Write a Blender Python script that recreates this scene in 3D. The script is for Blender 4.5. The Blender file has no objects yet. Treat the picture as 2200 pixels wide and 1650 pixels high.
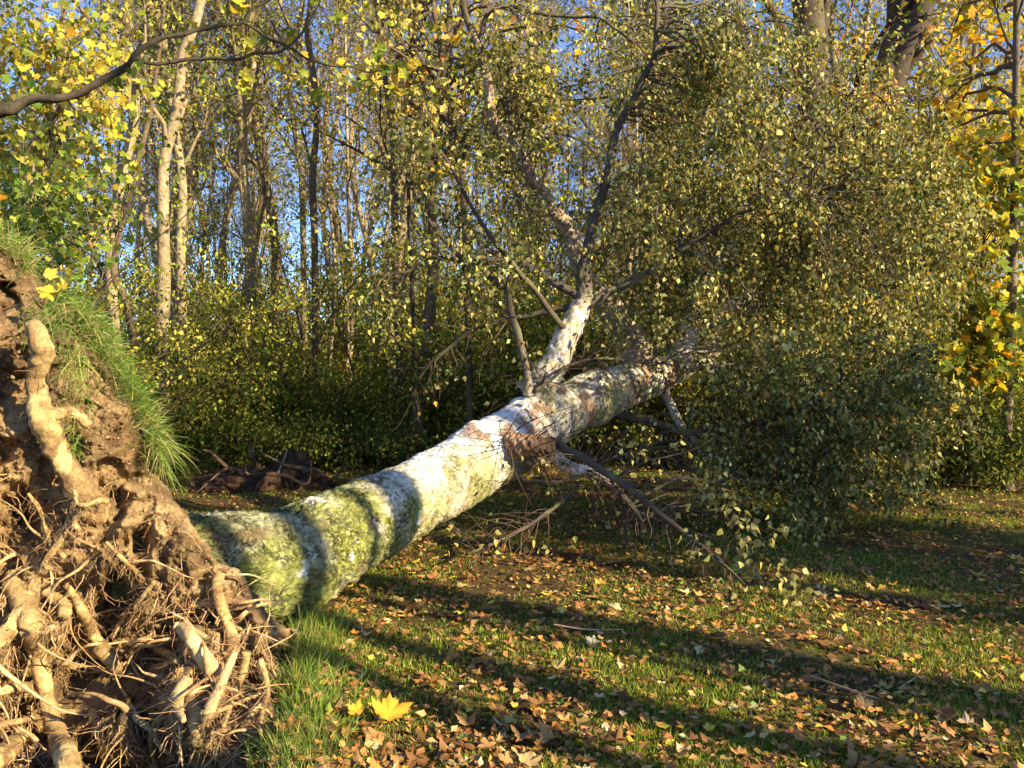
import bpy, math, random
import numpy as np
from mathutils import Vector, Matrix

# ------------------------------------------------------------------ camera, sky, sun, exposure
S = bpy.context.scene
COL = S.collection
F, CX, HY, CH = 1831.0, 1100.0, 800.0, 1.5      # focal length in photo pixels, centre, horizon row, eye height
cam_d = bpy.data.cameras.new('camera'); cam = bpy.data.objects.new('camera', cam_d); COL.objects.link(cam)
cam.location = (0, 0, CH); cam.rotation_euler = (math.radians(90), 0, 0)
cam_d.sensor_width = 36; cam_d.lens = F/2200*36; cam_d.shift_y = -25/2200
cam_d.clip_start = 0.05; cam_d.clip_end = 2000
S.camera = cam
SUN_AZ, SUN_EL = math.radians(125), math.radians(22)
sv = Vector((math.sin(SUN_AZ)*math.cos(SUN_EL), math.cos(SUN_AZ)*math.cos(SUN_EL), math.sin(SUN_EL)))
W = bpy.data.worlds.new('World'); S.world = W; W.use_nodes = True
wn = W.node_tree.nodes; wl = W.node_tree.links
sky = wn.new('ShaderNodeTexSky'); sky.sky_type = 'NISHITA'; sky.sun_disc = False
sky.sun_elevation = SUN_EL; sky.sun_rotation = SUN_AZ; sky.air_density = 1.0; sky.dust_density = 0.3; sky.ozone_density = 2.5
wb = wn.new('ShaderNodeMix'); wb.data_type = 'RGBA'; wb.blend_type = 'MULTIPLY'; wb.inputs[0].default_value = 1; wb.inputs[7].default_value = (.80, .94, 1.26, 1)   # camera white balance
wl.new(sky.outputs[0], wb.inputs[6]); wl.new(wb.outputs[2], wn['Background'].inputs[0]); wn['Background'].inputs[1].default_value = 0.085
sd = bpy.data.lights.new('sun', 'SUN'); sun = bpy.data.objects.new('sun', sd); COL.objects.link(sun)
sd.energy = 5.0; sd.angle = math.radians(0.5); sd.color = (1.0, 0.83, 0.54)
sun.rotation_euler = sv.to_track_quat('Z', 'Y').to_euler(); sun.location = (20, -20, 20)
S.view_settings.view_transform = 'Standard'; S.view_settings.look = 'None'
S.view_settings.exposure = 1.5; S.view_settings.gamma = 1.0; S.view_settings.use_curve_mapping = False
S.render.engine = 'CYCLES'
S.cycles.max_bounces = 5; S.cycles.diffuse_bounces = 3; S.cycles.transmission_bounces = 3; S.cycles.glossy_bounces = 2

rng = np.random.default_rng(7)

# ------------------------------------------------------------------ helpers: noise, tubes, scattering, meshes
def P(px, py, D):
    return np.array(((px-CX)/F*D, D, CH+(HY-py)/F*D))

def _h(ix, iy, iz, s):
    n = (ix.astype(np.int64)*73856093) ^ (iy.astype(np.int64)*19349663) ^ (iz.astype(np.int64)*83492791) ^ (s*2654435761)
    n = (n ^ (n >> 13)) * 1274126177 & 0x7fffffff
    n = (n ^ (n >> 16)) * 668265263 & 0x7fffffff
    return ((n >> 7) & 0xffffff)/float(0xffffff)

def vn(p, s=0):
    i = np.floor(p).astype(np.int64); f = p-i; f = f*f*(3-2*f)
    r = 0
    for dx in (0, 1):
        for dy in (0, 1):
            for dz in (0, 1):
                w = (f[..., 0] if dx else 1-f[..., 0])*(f[..., 1] if dy else 1-f[..., 1])*(f[..., 2] if dz else 1-f[..., 2])
                r = r + w*_h(i[..., 0]+dx, i[..., 1]+dy, i[..., 2]+dz, s)
    return r

def fbm(p, o=4, s=0, lac=2.03, g=0.5):
    a = 1.0; t = 0; r = 0
    for k in range(o):
        r = r + a*vn(p, s+k*17); t += a; p = p*lac+5.3; a *= g
    return r/t

def worley(p, s=0):
    i = np.floor(p).astype(np.int64); f1 = np.full(p.shape[:-1], 9.0); f2 = f1.copy()
    cid = np.zeros(p.shape[:-1])
    for dx in (-1, 0, 1):
        for dy in (-1, 0, 1):
            for dz in (-1, 0, 1):
                c = i+np.array((dx, dy, dz))
                q = np.stack([c[..., k]+_h(c[..., 0], c[..., 1], c[..., 2], s+k+1) for k in range(3)], -1)
                d = np.linalg.norm(q-p, axis=-1)
                m = d < f1
                f2 = np.where(m, f1, np.minimum(f2, d)); cid = np.where(m, _h(c[..., 0], c[..., 1], c[..., 2], s+9), cid); f1 = np.where(m, d, f1)
    return f1, f2, cid

def sst(a, b, x):
    t = np.clip((x-a)/(b-a), 0, 1); return t*t*(3-2*t)

def nrm(v):
    return v/np.maximum(np.linalg.norm(v, axis=-1, keepdims=True), 1e-9)

def resample(pts, rad, n):
    pts = np.asarray(pts, float); rad = np.asarray(rad, float)
    # Catmull-Rom through the points, then even spacing
    q = np.vstack([2*pts[0]-pts[1], pts, 2*pts[-1]-pts[-2]]); out = []; ro = []
    for i in range(1, len(q)-2):
        for t in np.linspace(0, 1, 12, endpoint=False):
            a, b, c, d = q[i-1], q[i], q[i+1], q[i+2]
            out.append(0.5*((2*b)+(-a+c)*t+(2*a-5*b+4*c-d)*t*t+(-a+3*b-3*c+d)*t**3)); ro.append(rad[i-1]*(1-t)+rad[i]*t)
    out.append(pts[-1]); ro.append(rad[-1]); out = np.array(out); ro = np.array(ro)
    L = np.r_[0, np.cumsum(np.linalg.norm(np.diff(out, axis=0), axis=1))]
    u = np.linspace(0, L[-1], n)
    return np.stack([np.interp(u, L, out[:, k]) for k in range(3)], 1), np.interp(u, L, ro)

def frames(Pn):
    T = np.empty_like(Pn); T[:, 1:-1] = Pn[:, 2:]-Pn[:, :-2]; T[:, 0] = Pn[:, 1]-Pn[:, 0]; T[:, -1] = Pn[:, -1]-Pn[:, -2]
    T = nrm(T); m = nrm(Pn[:, -1]-Pn[:, 0])
    ref = np.where(np.abs(m[:, 2:3]) > 0.8, np.array([[1.0, 0.13, 0]]), np.array([[0.0, 0.11, 1.0]]))
    U = nrm(np.cross(ref[:, None], T)); V = np.cross(T, U)
    return T, U, V

def tubes(Pn, R, sides, bump=None):
    """Pn (N,K,3), R (N,K) -> vertices, quads, (N,K,S) shaped centre coordinates"""
    N, K = R.shape; T, U, V = frames(Pn)
    a = np.linspace(0, 2*math.pi, sides, endpoint=False)
    d = U[:, :, None]*np.cos(a)[None, None, :, None] + V[:, :, None]*np.sin(a)[None, None, :, None]
    r = R[:, :, None]
    X = Pn[:, :, None]+d*r[..., None]
    if bump is not None:
        X = X+d*(bump(X)*r)[..., None]
    v = X.reshape(-1, 3)
    n = np.arange(N)[:, None, None]*K*sides; k = np.arange(K-1)[None, :, None]*sides; s = np.arange(sides)[None, None, :]; s1 = (s+1) % sides
    f = np.stack([n+k+s, n+k+s1, n+k+sides+s1, n+k+sides+s], -1).reshape(-1, 4)
    return v, f

def endcap(p, r):
    """close a polyline (K,3),(K) with a tiny last ring"""
    d = nrm((p[-1]-p[-2])[None])[0]
    d0 = nrm((p[0]-p[1])[None])[0]
    return np.vstack([p[:1]+d0*1e-3, p, p[-1:]+d*r[-1]*0.12]), np.r_[r[0]*.02, r, r[-1]*.04]

def build(name, v, f, mat, parent=None, col=None, smooth=True, kind=None, label=None, origin=None, cat=None, group=None, link=True):
    v = np.asarray(v, np.float32)
    if origin is None and parent is not None: origin = parent['_o']
    if origin is not None: v = v-np.asarray(origin, np.float32)
    me = bpy.data.meshes.new(name)
    f = np.asarray(f, np.int32); k = f.shape[1]
    me.vertices.add(len(v)); me.vertices.foreach_set('co', np.ascontiguousarray(v).ravel())
    me.loops.add(f.size); me.loops.foreach_set('vertex_index', f.ravel())
    me.polygons.add(len(f)); me.polygons.foreach_set('loop_start', np.arange(0, f.size, k, dtype=np.int32))
    me.polygons.foreach_set('loop_total', np.full(len(f), k, np.int32))
    me.update(calc_edges=True)
    me.polygons.foreach_set('use_smooth', np.full(len(f), smooth, bool))
    if col is not None:
        c = np.ones((len(v), 4), np.float32); c[:, :col.shape[1]] = np.clip(col, 0, 1)
        at = me.color_attributes.new('tint', 'FLOAT_COLOR', 'POINT'); at.data.foreach_set('color', c.ravel())
    me.materials.append(mat)
    o = bpy.data.objects.new(name, me)
    if link: COL.objects.link(o)
    if parent is not None: o.parent = parent
    if kind: o['kind'] = kind
    if label: o['label'] = label
    if cat: o['category'] = cat
    if group: o['group'] = group
    return o

def thing(name, label, cat, loc=(0, 0, 0), group=None):
    o = bpy.data.objects.new(name, None); COL.objects.link(o); o.location = tuple(float(x) for x in loc)
    o.empty_display_size = 0.2
    o['label'] = label; o['category'] = cat; o['_o'] = [float(x) for x in loc]
    if group: o['group'] = group
    return o

def copy_thing(src, loc, rz, sc, label, group=None):
    r = src.copy(); COL.objects.link(r); r.location = loc; r.rotation_euler = (0, 0, rz); r.scale = (sc, sc, sc)
    r['label'] = label
    if group: r['group'] = group
    for ch in list(src.children):
        c = ch.copy(); COL.objects.link(c); c.parent = r
        for g in list(ch.children):
            d = g.copy(); COL.objects.link(d); d.parent = c
    return r

# leaf outlines, unit length along +Y, normal +Z
def fan(half, cen=(0, .38, 0)):
    out = half+[(-x, y, z) for x, y, z in half[::-1] if abs(x) > 1e-6]
    v = [cen]+out; n = len(out)
    return np.array(v, float), np.array([(0, 1+i, 1+(i+1) % n) for i in range(n)], int)
T_BIRCH = (np.array([(0, 0, 0), (.36, .3, .07), (0, 1, -.04), (-.36, .3, .07)], float), np.array([(0, 1, 2), (0, 2, 3)]))
T_BIRCH2 = (np.array([(0, 0, 0), (.3, .14, .06), (.4, .36, .08), (.16, .72, .02), (0, 1, -.06), (-.16, .72, .02), (-.4, .36, .08), (-.3, .14, .06), (0, .4, 0)], float),
            np.array([(8, i, (i+1) % 8) for i in range(8)]))
T_OVAL = (np.array([(0, 0, 0), (.3, .5, .1), (0, 1, 0), (-.3, .45, .1)], float), np.array([(0, 1, 2), (0, 2, 3)]))
T_MAPLE = fan([(0, 0, 0), (.44, .04, .05), (.36, .28, 0), (.56, .58, .07), (.26, .66, 0), (0, 1.0, -.05)])
T_MAPLE_BIG = fan([(0, .04, 0), (.18, -.02, .02), (.40, .02, .05), (.38, .14, .02), (.34, .24, .0), (.50, .30, .04), (.52, .42, .05),
                   (.64, .56, .1), (.48, .60, .05), (.36, .68, .03), (.26, .62, .0), (.24, .74, 0), (.25, .84, -.02), (.10, .88, -.02), (0, 1.04, -.07)])

def scatter(pos, ydir, zdir, size, tmpl, warp=None):
    tv, tf = tmpl; N = len(pos)
    Y = nrm(ydir); X = nrm(np.cross(Y, zdir)); Z = np.cross(X, Y)
    loc = np.broadcast_to(tv, (N,)+tv.shape).copy()
    if warp is not None:
        loc[..., 2] += warp[:, 0:1]*(loc[..., 0]**2)+warp[:, 1:2]*(loc[..., 1]-.45)**2
    loc = loc*size[:, None, None]
    v = pos[:, None]+loc[..., 0:1]*X[:, None]+loc[..., 1:2]*Y[:, None]+loc[..., 2:3]*Z[:, None]
    f = (np.arange(N)[:, None, None]*len(tv)+tf[None]).reshape(-1, 3)
    return v.reshape(-1, 3), f

def pick(r, pal, n, jit=.22):
    pal = np.array(pal); w = None
    if pal.shape[1] == 4: w = pal[:, 3]/pal[:, 3].sum(); pal = pal[:, :3]
    i = r.choice(len(pal), n, p=w)
    return pal[i]*(1+r.normal(0, jit, (n, 1)))*(1+r.normal(0, jit*.3, (n, 3)))

YG = [(.40, .41, .06, 3), (.24, .29, .04, 2.5), (.60, .53, .10, 3), (.12, .17, .025, 1.2), (.58, .40, .10, 1)]
GREEN = [(.09, .13, .02, 3), (.14, .20, .03, 3), (.22, .28, .04, 2), (.40, .38, .06, 1.5)]
DARKG = [(.08, .11, .018, 4), (.13, .17, .025, 3), (.24, .26, .04, 2), (.42, .38, .07, 1)]
YELLOW = [(.66, .47, .04, 3), (.52, .44, .05, 2), (.70, .38, .03, 1), (.3, .33, .04, 1.5)]
ORANGE = [(.55, .30, .10, 1.5), (.62, .44, .17, 3), (.40, .18, .07, 1), (.62, .50, .14, 2.5)]
LIME = [(.26, .33, .05, 3), (.17, .25, .035, 2), (.42, .42, .07, 1.5)]
BIRCHP = [(.175, .185, .05, 4), (.08, .10, .026, 3.8), (.31, .285, .08, 3), (.54, .49, .18, 2.2), (.48, .32, .06, .8), (.26, .15, .05, .5)]
DRY = [(.35, .185, .06, 4), (.26, .12, .04, 4), (.40, .25, .09, 2), (.17, .09, .035, 2.5), (.47, .20, .045, 1.3), (.62, .43, .06, 1), (.18, .25, .05, .35), (.54, .44, .22, .6)]

# ------------------------------------------------------------------ materials
def base_mat(name, rough=.85, spec=.25):
    m = bpy.data.materials.new(name); m.use_nodes = True; n = m.node_tree.nodes; l = m.node_tree.links
    b = n['Principled BSDF']; b.inputs['Roughness'].default_value = rough; b.inputs['Specular IOR Level'].default_value = spec
    return m, n, l, b
def mixc(n, l, fac, a, b, mode='MIX'):
    m = n.new('ShaderNodeMix'); m.data_type = 'RGBA'; m.blend_type = mode
    for s, x in ((0, fac), (6, a), (7, b)):
        if hasattr(x, 'links'): l.new(x, m.inputs[s])
        elif s == 0: m.inputs[0].default_value = x
        else: m.inputs[s].default_value = (*x, 1)
    return m.outputs[2]
def noise(n, l, scale, detail=6, rough=.6, coord=None):
    t = n.new('ShaderNodeTexNoise'); t.inputs['Scale'].default_value = scale; t.inputs['Detail'].default_value = detail; t.inputs['Roughness'].default_value = rough
    if coord is not None: l.new(coord, t.inputs['Vector'])
    return t.outputs[0]
def ramp(n, l, x, a, b, ca=(0, 0, 0), cb=(1, 1, 1)):
    r = n.new('ShaderNodeValToRGB'); r.color_ramp.elements[0].position = a; r.color_ramp.elements[1].position = b
    r.color_ramp.elements[0].color = (*ca, 1); r.color_ramp.elements[1].color = (*cb, 1); l.new(x, r.inputs[0]); return r.outputs[0]

def tint_mat(name, rough=.85, nscale=40, contrast=.5, bump=.4, bdist=.01, spec=.25, bscale=None):
    m, n, l, b = base_mat(name, rough, spec)
    a = n.new('ShaderNodeAttribute'); a.attribute_name = 'tint'
    co = n.new('ShaderNodeTexCoord').outputs['Object']
    t = noise(n, l, nscale, 8, .65, co)
    c = mixc(n, l, 1.0, a.outputs[0], ramp(n, l, t, .3, .7, (1-contrast,)*3, (1+contrast,)*3), 'MULTIPLY')
    l.new(c, b.inputs['Base Color'])
    if bump:
        bp = n.new('ShaderNodeBump'); bp.inputs['Strength'].default_value = bump; bp.inputs['Distance'].default_value = bdist
        l.new(noise(n, l, bscale or nscale*1.5, 8, .7, co), bp.inputs['Height']); l.new(bp.outputs[0], b.inputs['Normal'])
    return m

def leaf_mat(name, trans=.35, rough=.6, spec=.15):
    m = bpy.data.materials.new(name); m.use_nodes = True; n = m.node_tree.nodes; l = m.node_tree.links
    b = n['Principled BSDF']; b.inputs['Roughness'].default_value = rough; b.inputs['Specular IOR Level'].default_value = spec
    a = n.new('ShaderNodeAttribute'); a.attribute_name = 'tint'; l.new(a.outputs[0], b.inputs['Base Color'])
    t = n.new('ShaderNodeBsdfTranslucent'); l.new(mixc(n, l, 1.0, a.outputs[0], (1.3, 1.2, .6), 'MULTIPLY'), t.inputs[0])
    mx = n.new('ShaderNodeMixShader'); mx.inputs[0].default_value = trans
    l.new(b.outputs[0], mx.inputs[1]); l.new(t.outputs[0], mx.inputs[2]); l.new(mx.outputs[0], n['Material Output'].inputs[0])
    return m

M_LEAF = leaf_mat('leaf', .38)
M_BLEAF = leaf_mat('birch_leaf', .32, .55, .18)
M_DRY = leaf_mat('dry_leaf', .12, .7, .12)
M_GRASS = leaf_mat('grass', .35, .6, .12)
M_BARK = tint_mat('bark', .9, 14, .45, .6, .02)
M_TWIG = tint_mat('twig_bark', .85, 30, .3, 0)
M_BIRCH = tint_mat('birch_bark', .75, 55, .35, .7, .012, .3, 120)
M_SOIL = tint_mat('soil', .95, 75, .5, 1.0, .03, .08, 70)
M_ROOT = tint_mat('root_bark', .9, 45, .45, .9, .012, .12, 90)
M_MASS = leaf_mat('far_leaf', .3)

# fissured birch bark: ragged dark cracks and flakes over the tinted bark, strength from the tint's alpha
M_TRUNK, n, l, b = base_mat('fissured_birch_bark', .85, .15)
a = n.new('ShaderNodeAttribute'); a.attribute_name = 'tint'; co = n.new('ShaderNodeTexCoord').outputs['Object']
def crackmask(sc, det, w, hi):
    x = noise(n, l, sc, det, .62, co); m1 = n.new('ShaderNodeMath'); m1.operation = 'SUBTRACT'; l.new(x, m1.inputs[0]); m1.inputs[1].default_value = .5
    m2 = n.new('ShaderNodeMath'); m2.operation = 'ABSOLUTE'; l.new(m1.outputs[0], m2.inputs[0]); return ramp(n, l, m2.outputs[0], w, hi, (1, 1, 1), (0, 0, 0))
k1 = crackmask(9, 8, .004, .022); k2_ = crackmask(21, 8, .004, .03); gate = ramp(n, l, noise(n, l, 5, 4, .6, co), .44, .64)
kk_ = mixc(n, l, 1.0, mixc(n, l, .6, k1, k2_, 'ADD'), gate, 'MULTIPLY')
flake = ramp(n, l, noise(n, l, 48, 9, .7, co), .34, .60, (.68, .68, .68), (1.3, 1.3, 1.3))
c1 = mixc(n, l, 1.0, a.outputs[0], flake, 'MULTIPLY')
mm = n.new('ShaderNodeMath'); mm.operation = 'MULTIPLY'; l.new(kk_, mm.inputs[0]); l.new(a.outputs['Alpha'], mm.inputs[1])
l.new(mixc(n, l, mm.outputs[0], c1, (.035, .028, .02)), b.inputs['Base Color'])
hh = n.new('ShaderNodeMath'); hh.operation = 'MULTIPLY_ADD'; l.new(mm.outputs[0], hh.inputs[0]); hh.inputs[1].default_value = -1.2; l.new(noise(n, l, 38, 9, .72, co), hh.inputs[2])
bp = n.new('ShaderNodeBump'); bp.inputs['Strength'].default_value = .9; bp.inputs['Distance'].default_value = .03; l.new(hh.outputs[0], bp.inputs['Height']); l.new(bp.outputs[0], b.inputs['Normal'])

gm, n, l, b = base_mat('leafy_turf', .95, .1)
co = n.new('ShaderNodeTexCoord').outputs['Object']
c1 = mixc(n, l, ramp(n, l, noise(n, l, 1.1, 5, .6, co), .42, .58), (.065, .08, .015), (.10, .058, .025))
c2 = mixc(n, l, ramp(n, l, noise(n, l, 22, 8, .7, co), .45, .6), c1, (.15, .082, .038))
c3 = mixc(n, l, ramp(n, l, noise(n, l, 60, 6, .7, co), .5, .66), c2, (.028, .022, .014))
l.new(c3, b.inputs['Base Color'])
bp = n.new('ShaderNodeBump'); bp.inputs['Strength'].default_value = 1; bp.inputs['Distance'].default_value = .03
l.new(noise(n, l, 35, 8, .7, co), bp.inputs['Height']); l.new(bp.outputs[0], b.inputs['Normal'])
M_GROUND = gm

# ------------------------------------------------------------------ ground with the pit the root plate was torn from
def pit_w(x, y):
    edge = -1.23+(5-y)/1.8*.35+.06*np.sin(y*9)+.05*np.sin(y*23)
    return sst(0.02, .28, edge-x)*sst(1.6, 2.3, y)*(1-sst(4.75, 5.15, y))
def gh(x, y):
    x = np.asarray(x, float); y = np.asarray(y, float)
    p = np.stack([x, y, 0*x], -1)
    h = (fbm(p*.35, 3, 11)-.5)*.22*sst(3, 12, np.hypot(x, y)) + (fbm(p*1.7, 3, 12)-.5)*.07
    edge = -1.23+(5-y)/1.8*.35
    lip = .07*np.exp(-((x-edge-.16)/.22)**2)*sst(2, 2.6, y)*(1-sst(4.9, 5.3, y))
    return h+lip-1.25*pit_w(x, y)
def axis(lo, hi, step, far, n):
    core = np.arange(lo, hi, step); g = np.geomspace(1, far, n)
    return np.r_[lo-g[::-1], core, hi+g]
gx = axis(-7, 7.5, .06, 420, 22); gy = axis(1.0, 14, .06, 600, 24)
GX, GY = np.meshgrid(gx, gy); nx, ny = len(gx), len(gy)
gv = np.stack([GX, GY, gh(GX, GY)], -1).reshape(-1, 3)
i = np.arange(ny-1)[:, None]*nx+np.arange(nx-1)[None]
gf = np.stack([i, i+1, i+nx+1, i+nx], -1).reshape(-1, 4)
build('ground', gv, gf, M_GROUND, kind='structure')

# ------------------------------------------------------------------ growing branches
def at_param(Pn, Rn, idx, t):
    K = Pn.shape[1]; x = t*(K-1); i = np.minimum(x.astype(int), K-2); f = (x-i)[:, None]
    p = Pn[idx, i]*(1-f)+Pn[idx, i+1]*f
    tg = nrm(Pn[idx, i+1]-Pn[idx, i]); r = Rn[idx, i]*(1-f[:, 0])+Rn[idx, i+1]*f[:, 0]
    return p, tg, r

def sprout(r, Pn, Rn, n, t0, t1, L0, L1, spread=.9, up=.3, grav=0., wig=.18, K=6, rf=.55, rmax=9., rmin=.0012):
    idx = r.integers(0, len(Pn), n); t = r.uniform(t0, t1, n)
    p, tg, pr = at_param(Pn, Rn, idx, t)
    q = r.normal(size=(n, 3)); q = nrm(q-(q*tg).sum(1, keepdims=True)*tg)
    d = nrm(tg*math.cos(spread)+q*math.sin(spread)+np.array((0, 0, up)))
    L = r.uniform(L0, L1, n)*(1.15-.5*t); st = (L/(K-1))[:, None]
    out = [p]; 
    for k in range(K-1):
        d = nrm(d+r.normal(0, wig, (n, 3))+np.array((0, 0, -grav)))
        out.append(out[-1]+d*st)
    Q = np.stack(out, 1); r0 = np.minimum(pr*rf, rmax)
    R = np.maximum(r0[:, None]*np.linspace(1, .25, K)[None], rmin)
    return Q, R

def reach(r, nodes, nrad, targets, K=9, sag=.15, arch=.25, r0=.02, r1=.004, wig=.03):
    """one branch from the nearest limb node to each target, bending naturally"""
    idx = []
    for t in targets:
        d = np.linalg.norm(nodes-t, axis=1)+r.uniform(0, .5, len(nodes)); idx.append(int(np.argmin(d)))
    idx = np.array(idx); a = nodes[idx]; b = targets; dist = np.linalg.norm(b-a, axis=1, keepdims=True)
    m = (a*.55+b*.45)+np.array((0, 0, 1.))*dist*arch+r.normal(0, .08, a.shape)*dist
    u = np.linspace(0, 1, K)[None, :, None]
    Q = a[:, None]*(1-u)**2+2*m[:, None]*u*(1-u)+b[:, None]*u*u
    w = r.normal(0, wig, Q.shape)*dist[:, None]; w[:, 0] = 0; Q = Q+w
    Q[:, :, 2] -= sag*dist*(u[..., 0]**3)
    rr = np.minimum(nrad[idx]*.7, r0*np.clip(dist[:, 0], .5, 2.2))
    R = rr[:, None]*np.linspace(1, .25, K)[None]+r1*.5
    return Q, R

def leaves_on(r, Q, n, size, tmpl, pal, off=.05, hang=.5, t0=.1, lit=None, jit=.22):
    idx = r.integers(0, len(Q), n); t = r.uniform(t0, 1, n)
    p, tg, _ = at_param(Q, np.ones(Q.shape[:2]), idx, t)
    p = p+r.normal(0, off, (n, 3))
    y = nrm(r.normal(size=(n, 3))+tg*.4+np.array((0, 0, -hang*2)))
    z = nrm(r.normal(size=(n, 3))*.9+np.array((.25, -.3, .7)))
    s = size*r.uniform(.6, 1.25, n)
    return p, y, z, s, pick(r, pal, n, jit)

def emit_leaves(T, tmpl):
    p, y, z, s, c = T
    v, f = scatter(p, y, z, s, tmpl); return v, f, np.repeat(c, len(tmpl[0]), 0)

def bark_cols(r, v, base, var=.35, s=3, moss=0.):
    k = fbm(v*np.array((6, 6, 1.5)), 4, s)
    c = np.array(base)[None]*(1+(k[:, None]-.5)*2*var)
    if moss:
        m = sst(.5, .7, fbm(v*2.3, 3, s+5))*moss
        c = c*(1-m[:, None])+np.array((.14, .16, .04))*m[:, None]
    return c

def cat_tubes(lst):
    vs, fs, o = [], [], 0
    for v, f in lst:
        vs.append(v); fs.append(f+o); o += len(v)
    return np.vstack(vs), np.vstack(fs)

def tree(name, label, trunk_pts, trunk_r, seed, bark=(.30, .24, .17), nlimb=14, limbL=(1.5, 3.5), tl=(.3, .95), nsub=70, ntwig=350, nleaf=3500,
         pal=YG, lsize=.10, tmpl=T_OVAL, group=None, extra=None, up=.55, cat='tree', moss=.25, tw=.006, offs=.12, wobble=.0, sides=12, single=False, thin=.5):
    r = np.random.default_rng(seed)
    tp, tr = resample(trunk_pts, trunk_r, 60)
    base = tp[0].copy()
    if wobble:
        ph = r.uniform(0, 6, 2); h = tp[:, 2]-tp[0, 2]
        tp[:, 0] += wobble*np.sin(h*.9+ph[0])*np.minimum(1, h/3); tp[:, 1] += wobble*np.sin(h*.7+ph[1])*np.minimum(1, h/3)
    root = thing(name, label, cat, base, group)
    tr = tr*(1+.35*np.exp(-(tp[:, 2]-tp[0, 2])/.35)) if base[2] < .6 else tr
    v, f = tubes(tp[None], tr[None], sides, lambda X: (fbm(X*np.array((9, 9, 2.5)), 3, seed)-.5)*.35)
    build('trunk', v, f, M_BARK, root, bark_cols(r, v, bark, .5, seed, moss))
    TP, TR = tp[None], tr[None]
    L, LR = sprout(r, TP, TR, nlimb, tl[0], tl[1], limbL[0], limbL[1], .75, up, -.03, .2, 8, .5)
    v1 = tubes(L, LR, 6)
    S1, SR = sprout(r, L, LR, nsub, .2, .98, .6, 1.6, .8, .25, -.01, .25, 6, .55)
    v2 = tubes(S1, SR, 4)
    par = np.concatenate([S1[:, :6], L[:, 2:8]]) ; parR = np.concatenate([SR[:, :6], LR[:, 2:8]])
    if extra is not None:
        X, XR = extra(r, tp, tr)
        v1 = cat_tubes([v1, tubes(X, XR, 5)])
        par = np.concatenate([par, X[:, 3:9], X[:, 3:9]]); parR = np.concatenate([parR, XR[:, 3:9], XR[:, 3:9]])
    T1, T1R = sprout(r, par, parR, ntwig, .1, 1, .3, .9, .8, .1, .02, .25, 5, .5, tw, .0025)
    v3 = tubes(T1, T1R, 3)
    if single:
        for k in range(len(L)):
            va, fa = tubes(L[k:k+1], LR[k:k+1], 6); build('branch', va, fa, M_TWIG, root, bark_cols(r, va, np.array(bark)*.8, .4, seed+3))
        if extra is not None:
            va, fa = tubes(X, XR, 5); build('boughs', va, fa, M_TWIG, root, bark_cols(r, va, np.array(bark)*.8, .4, seed+3), kind='stuff')
    else:
        v, f = v1; build('branches', v, f, M_TWIG, root, bark_cols(r, v, np.array(bark)*.8, .4, seed+3), kind='stuff')
    v, f = cat_tubes([v2, v3]); build('twigs', v, f, M_TWIG, root, bark_cols(r, v, np.array(bark)*.75, .4, seed+4), kind='stuff')
    if nleaf:
        lv = leaves_on(r, T1, nleaf, lsize, tmpl, pal, offs)
        kp = (lv[0][:, 2] < 6.5) | (r.random(nleaf) < thin); lv = tuple(x[kp] for x in lv)      # late autumn: the tops are nearly bare
        v, f, c = emit_leaves(lv, tmpl)
        build('crown', v, f, M_LEAF, root, c, smooth=False, kind='stuff')
    return root

def px_path(pts, D, top=None):
    """photo points (x, y, half width) at distance D -> world path standing on the ground, carried on to height top"""
    w = [P(x, y, D) for x, y, _ in pts]; rr = [h/F*D for _, _, h in pts]
    d = w[0]-w[1]; d = d/max(1e-6, abs(d[2]))*.15; x0, y0 = w[0][0]+d[0], w[0][1]
    g = float(gh(x0, y0))
    if w[0][2] > g+.05: w.insert(0, np.array((x0, y0, g-.08))); rr.insert(0, rr[0]*1.12)
    else: w[0][2] = g-.08
    if top:
        e = w[-1]-w[-2]; e = e/max(.2, e[2]); e[2] = 1; k = (top-w[-1][2])
        w.append(w[-1]+e*np.array((.5, .5, 1))*k*.5); rr.append(rr[-1]*.6); w.append(w[-1]+e*np.array((.3, .3, 1))*k*.5); rr.append(rr[-1]*.3)
    return np.array(w), rr

def box_targets(x0, x1, y0, y1, D0, D1, n, seed):
    r = np.random.default_rng(seed)
    def g(rr, tp, tr):
        t = np.array([P(r.uniform(x0, x1), r.uniform(y0, y1), r.uniform(D0, D1)) for _ in range(n)])
        return reach(rr, tp, tr, t, r0=.02)
    return g

TAN, GREY, BROWN, DARK, PALE = (.30, .23, .14), (.20, .17, .12), (.12, .085, .055), (.07, .052, .04), (.36, .28, .17)

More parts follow.
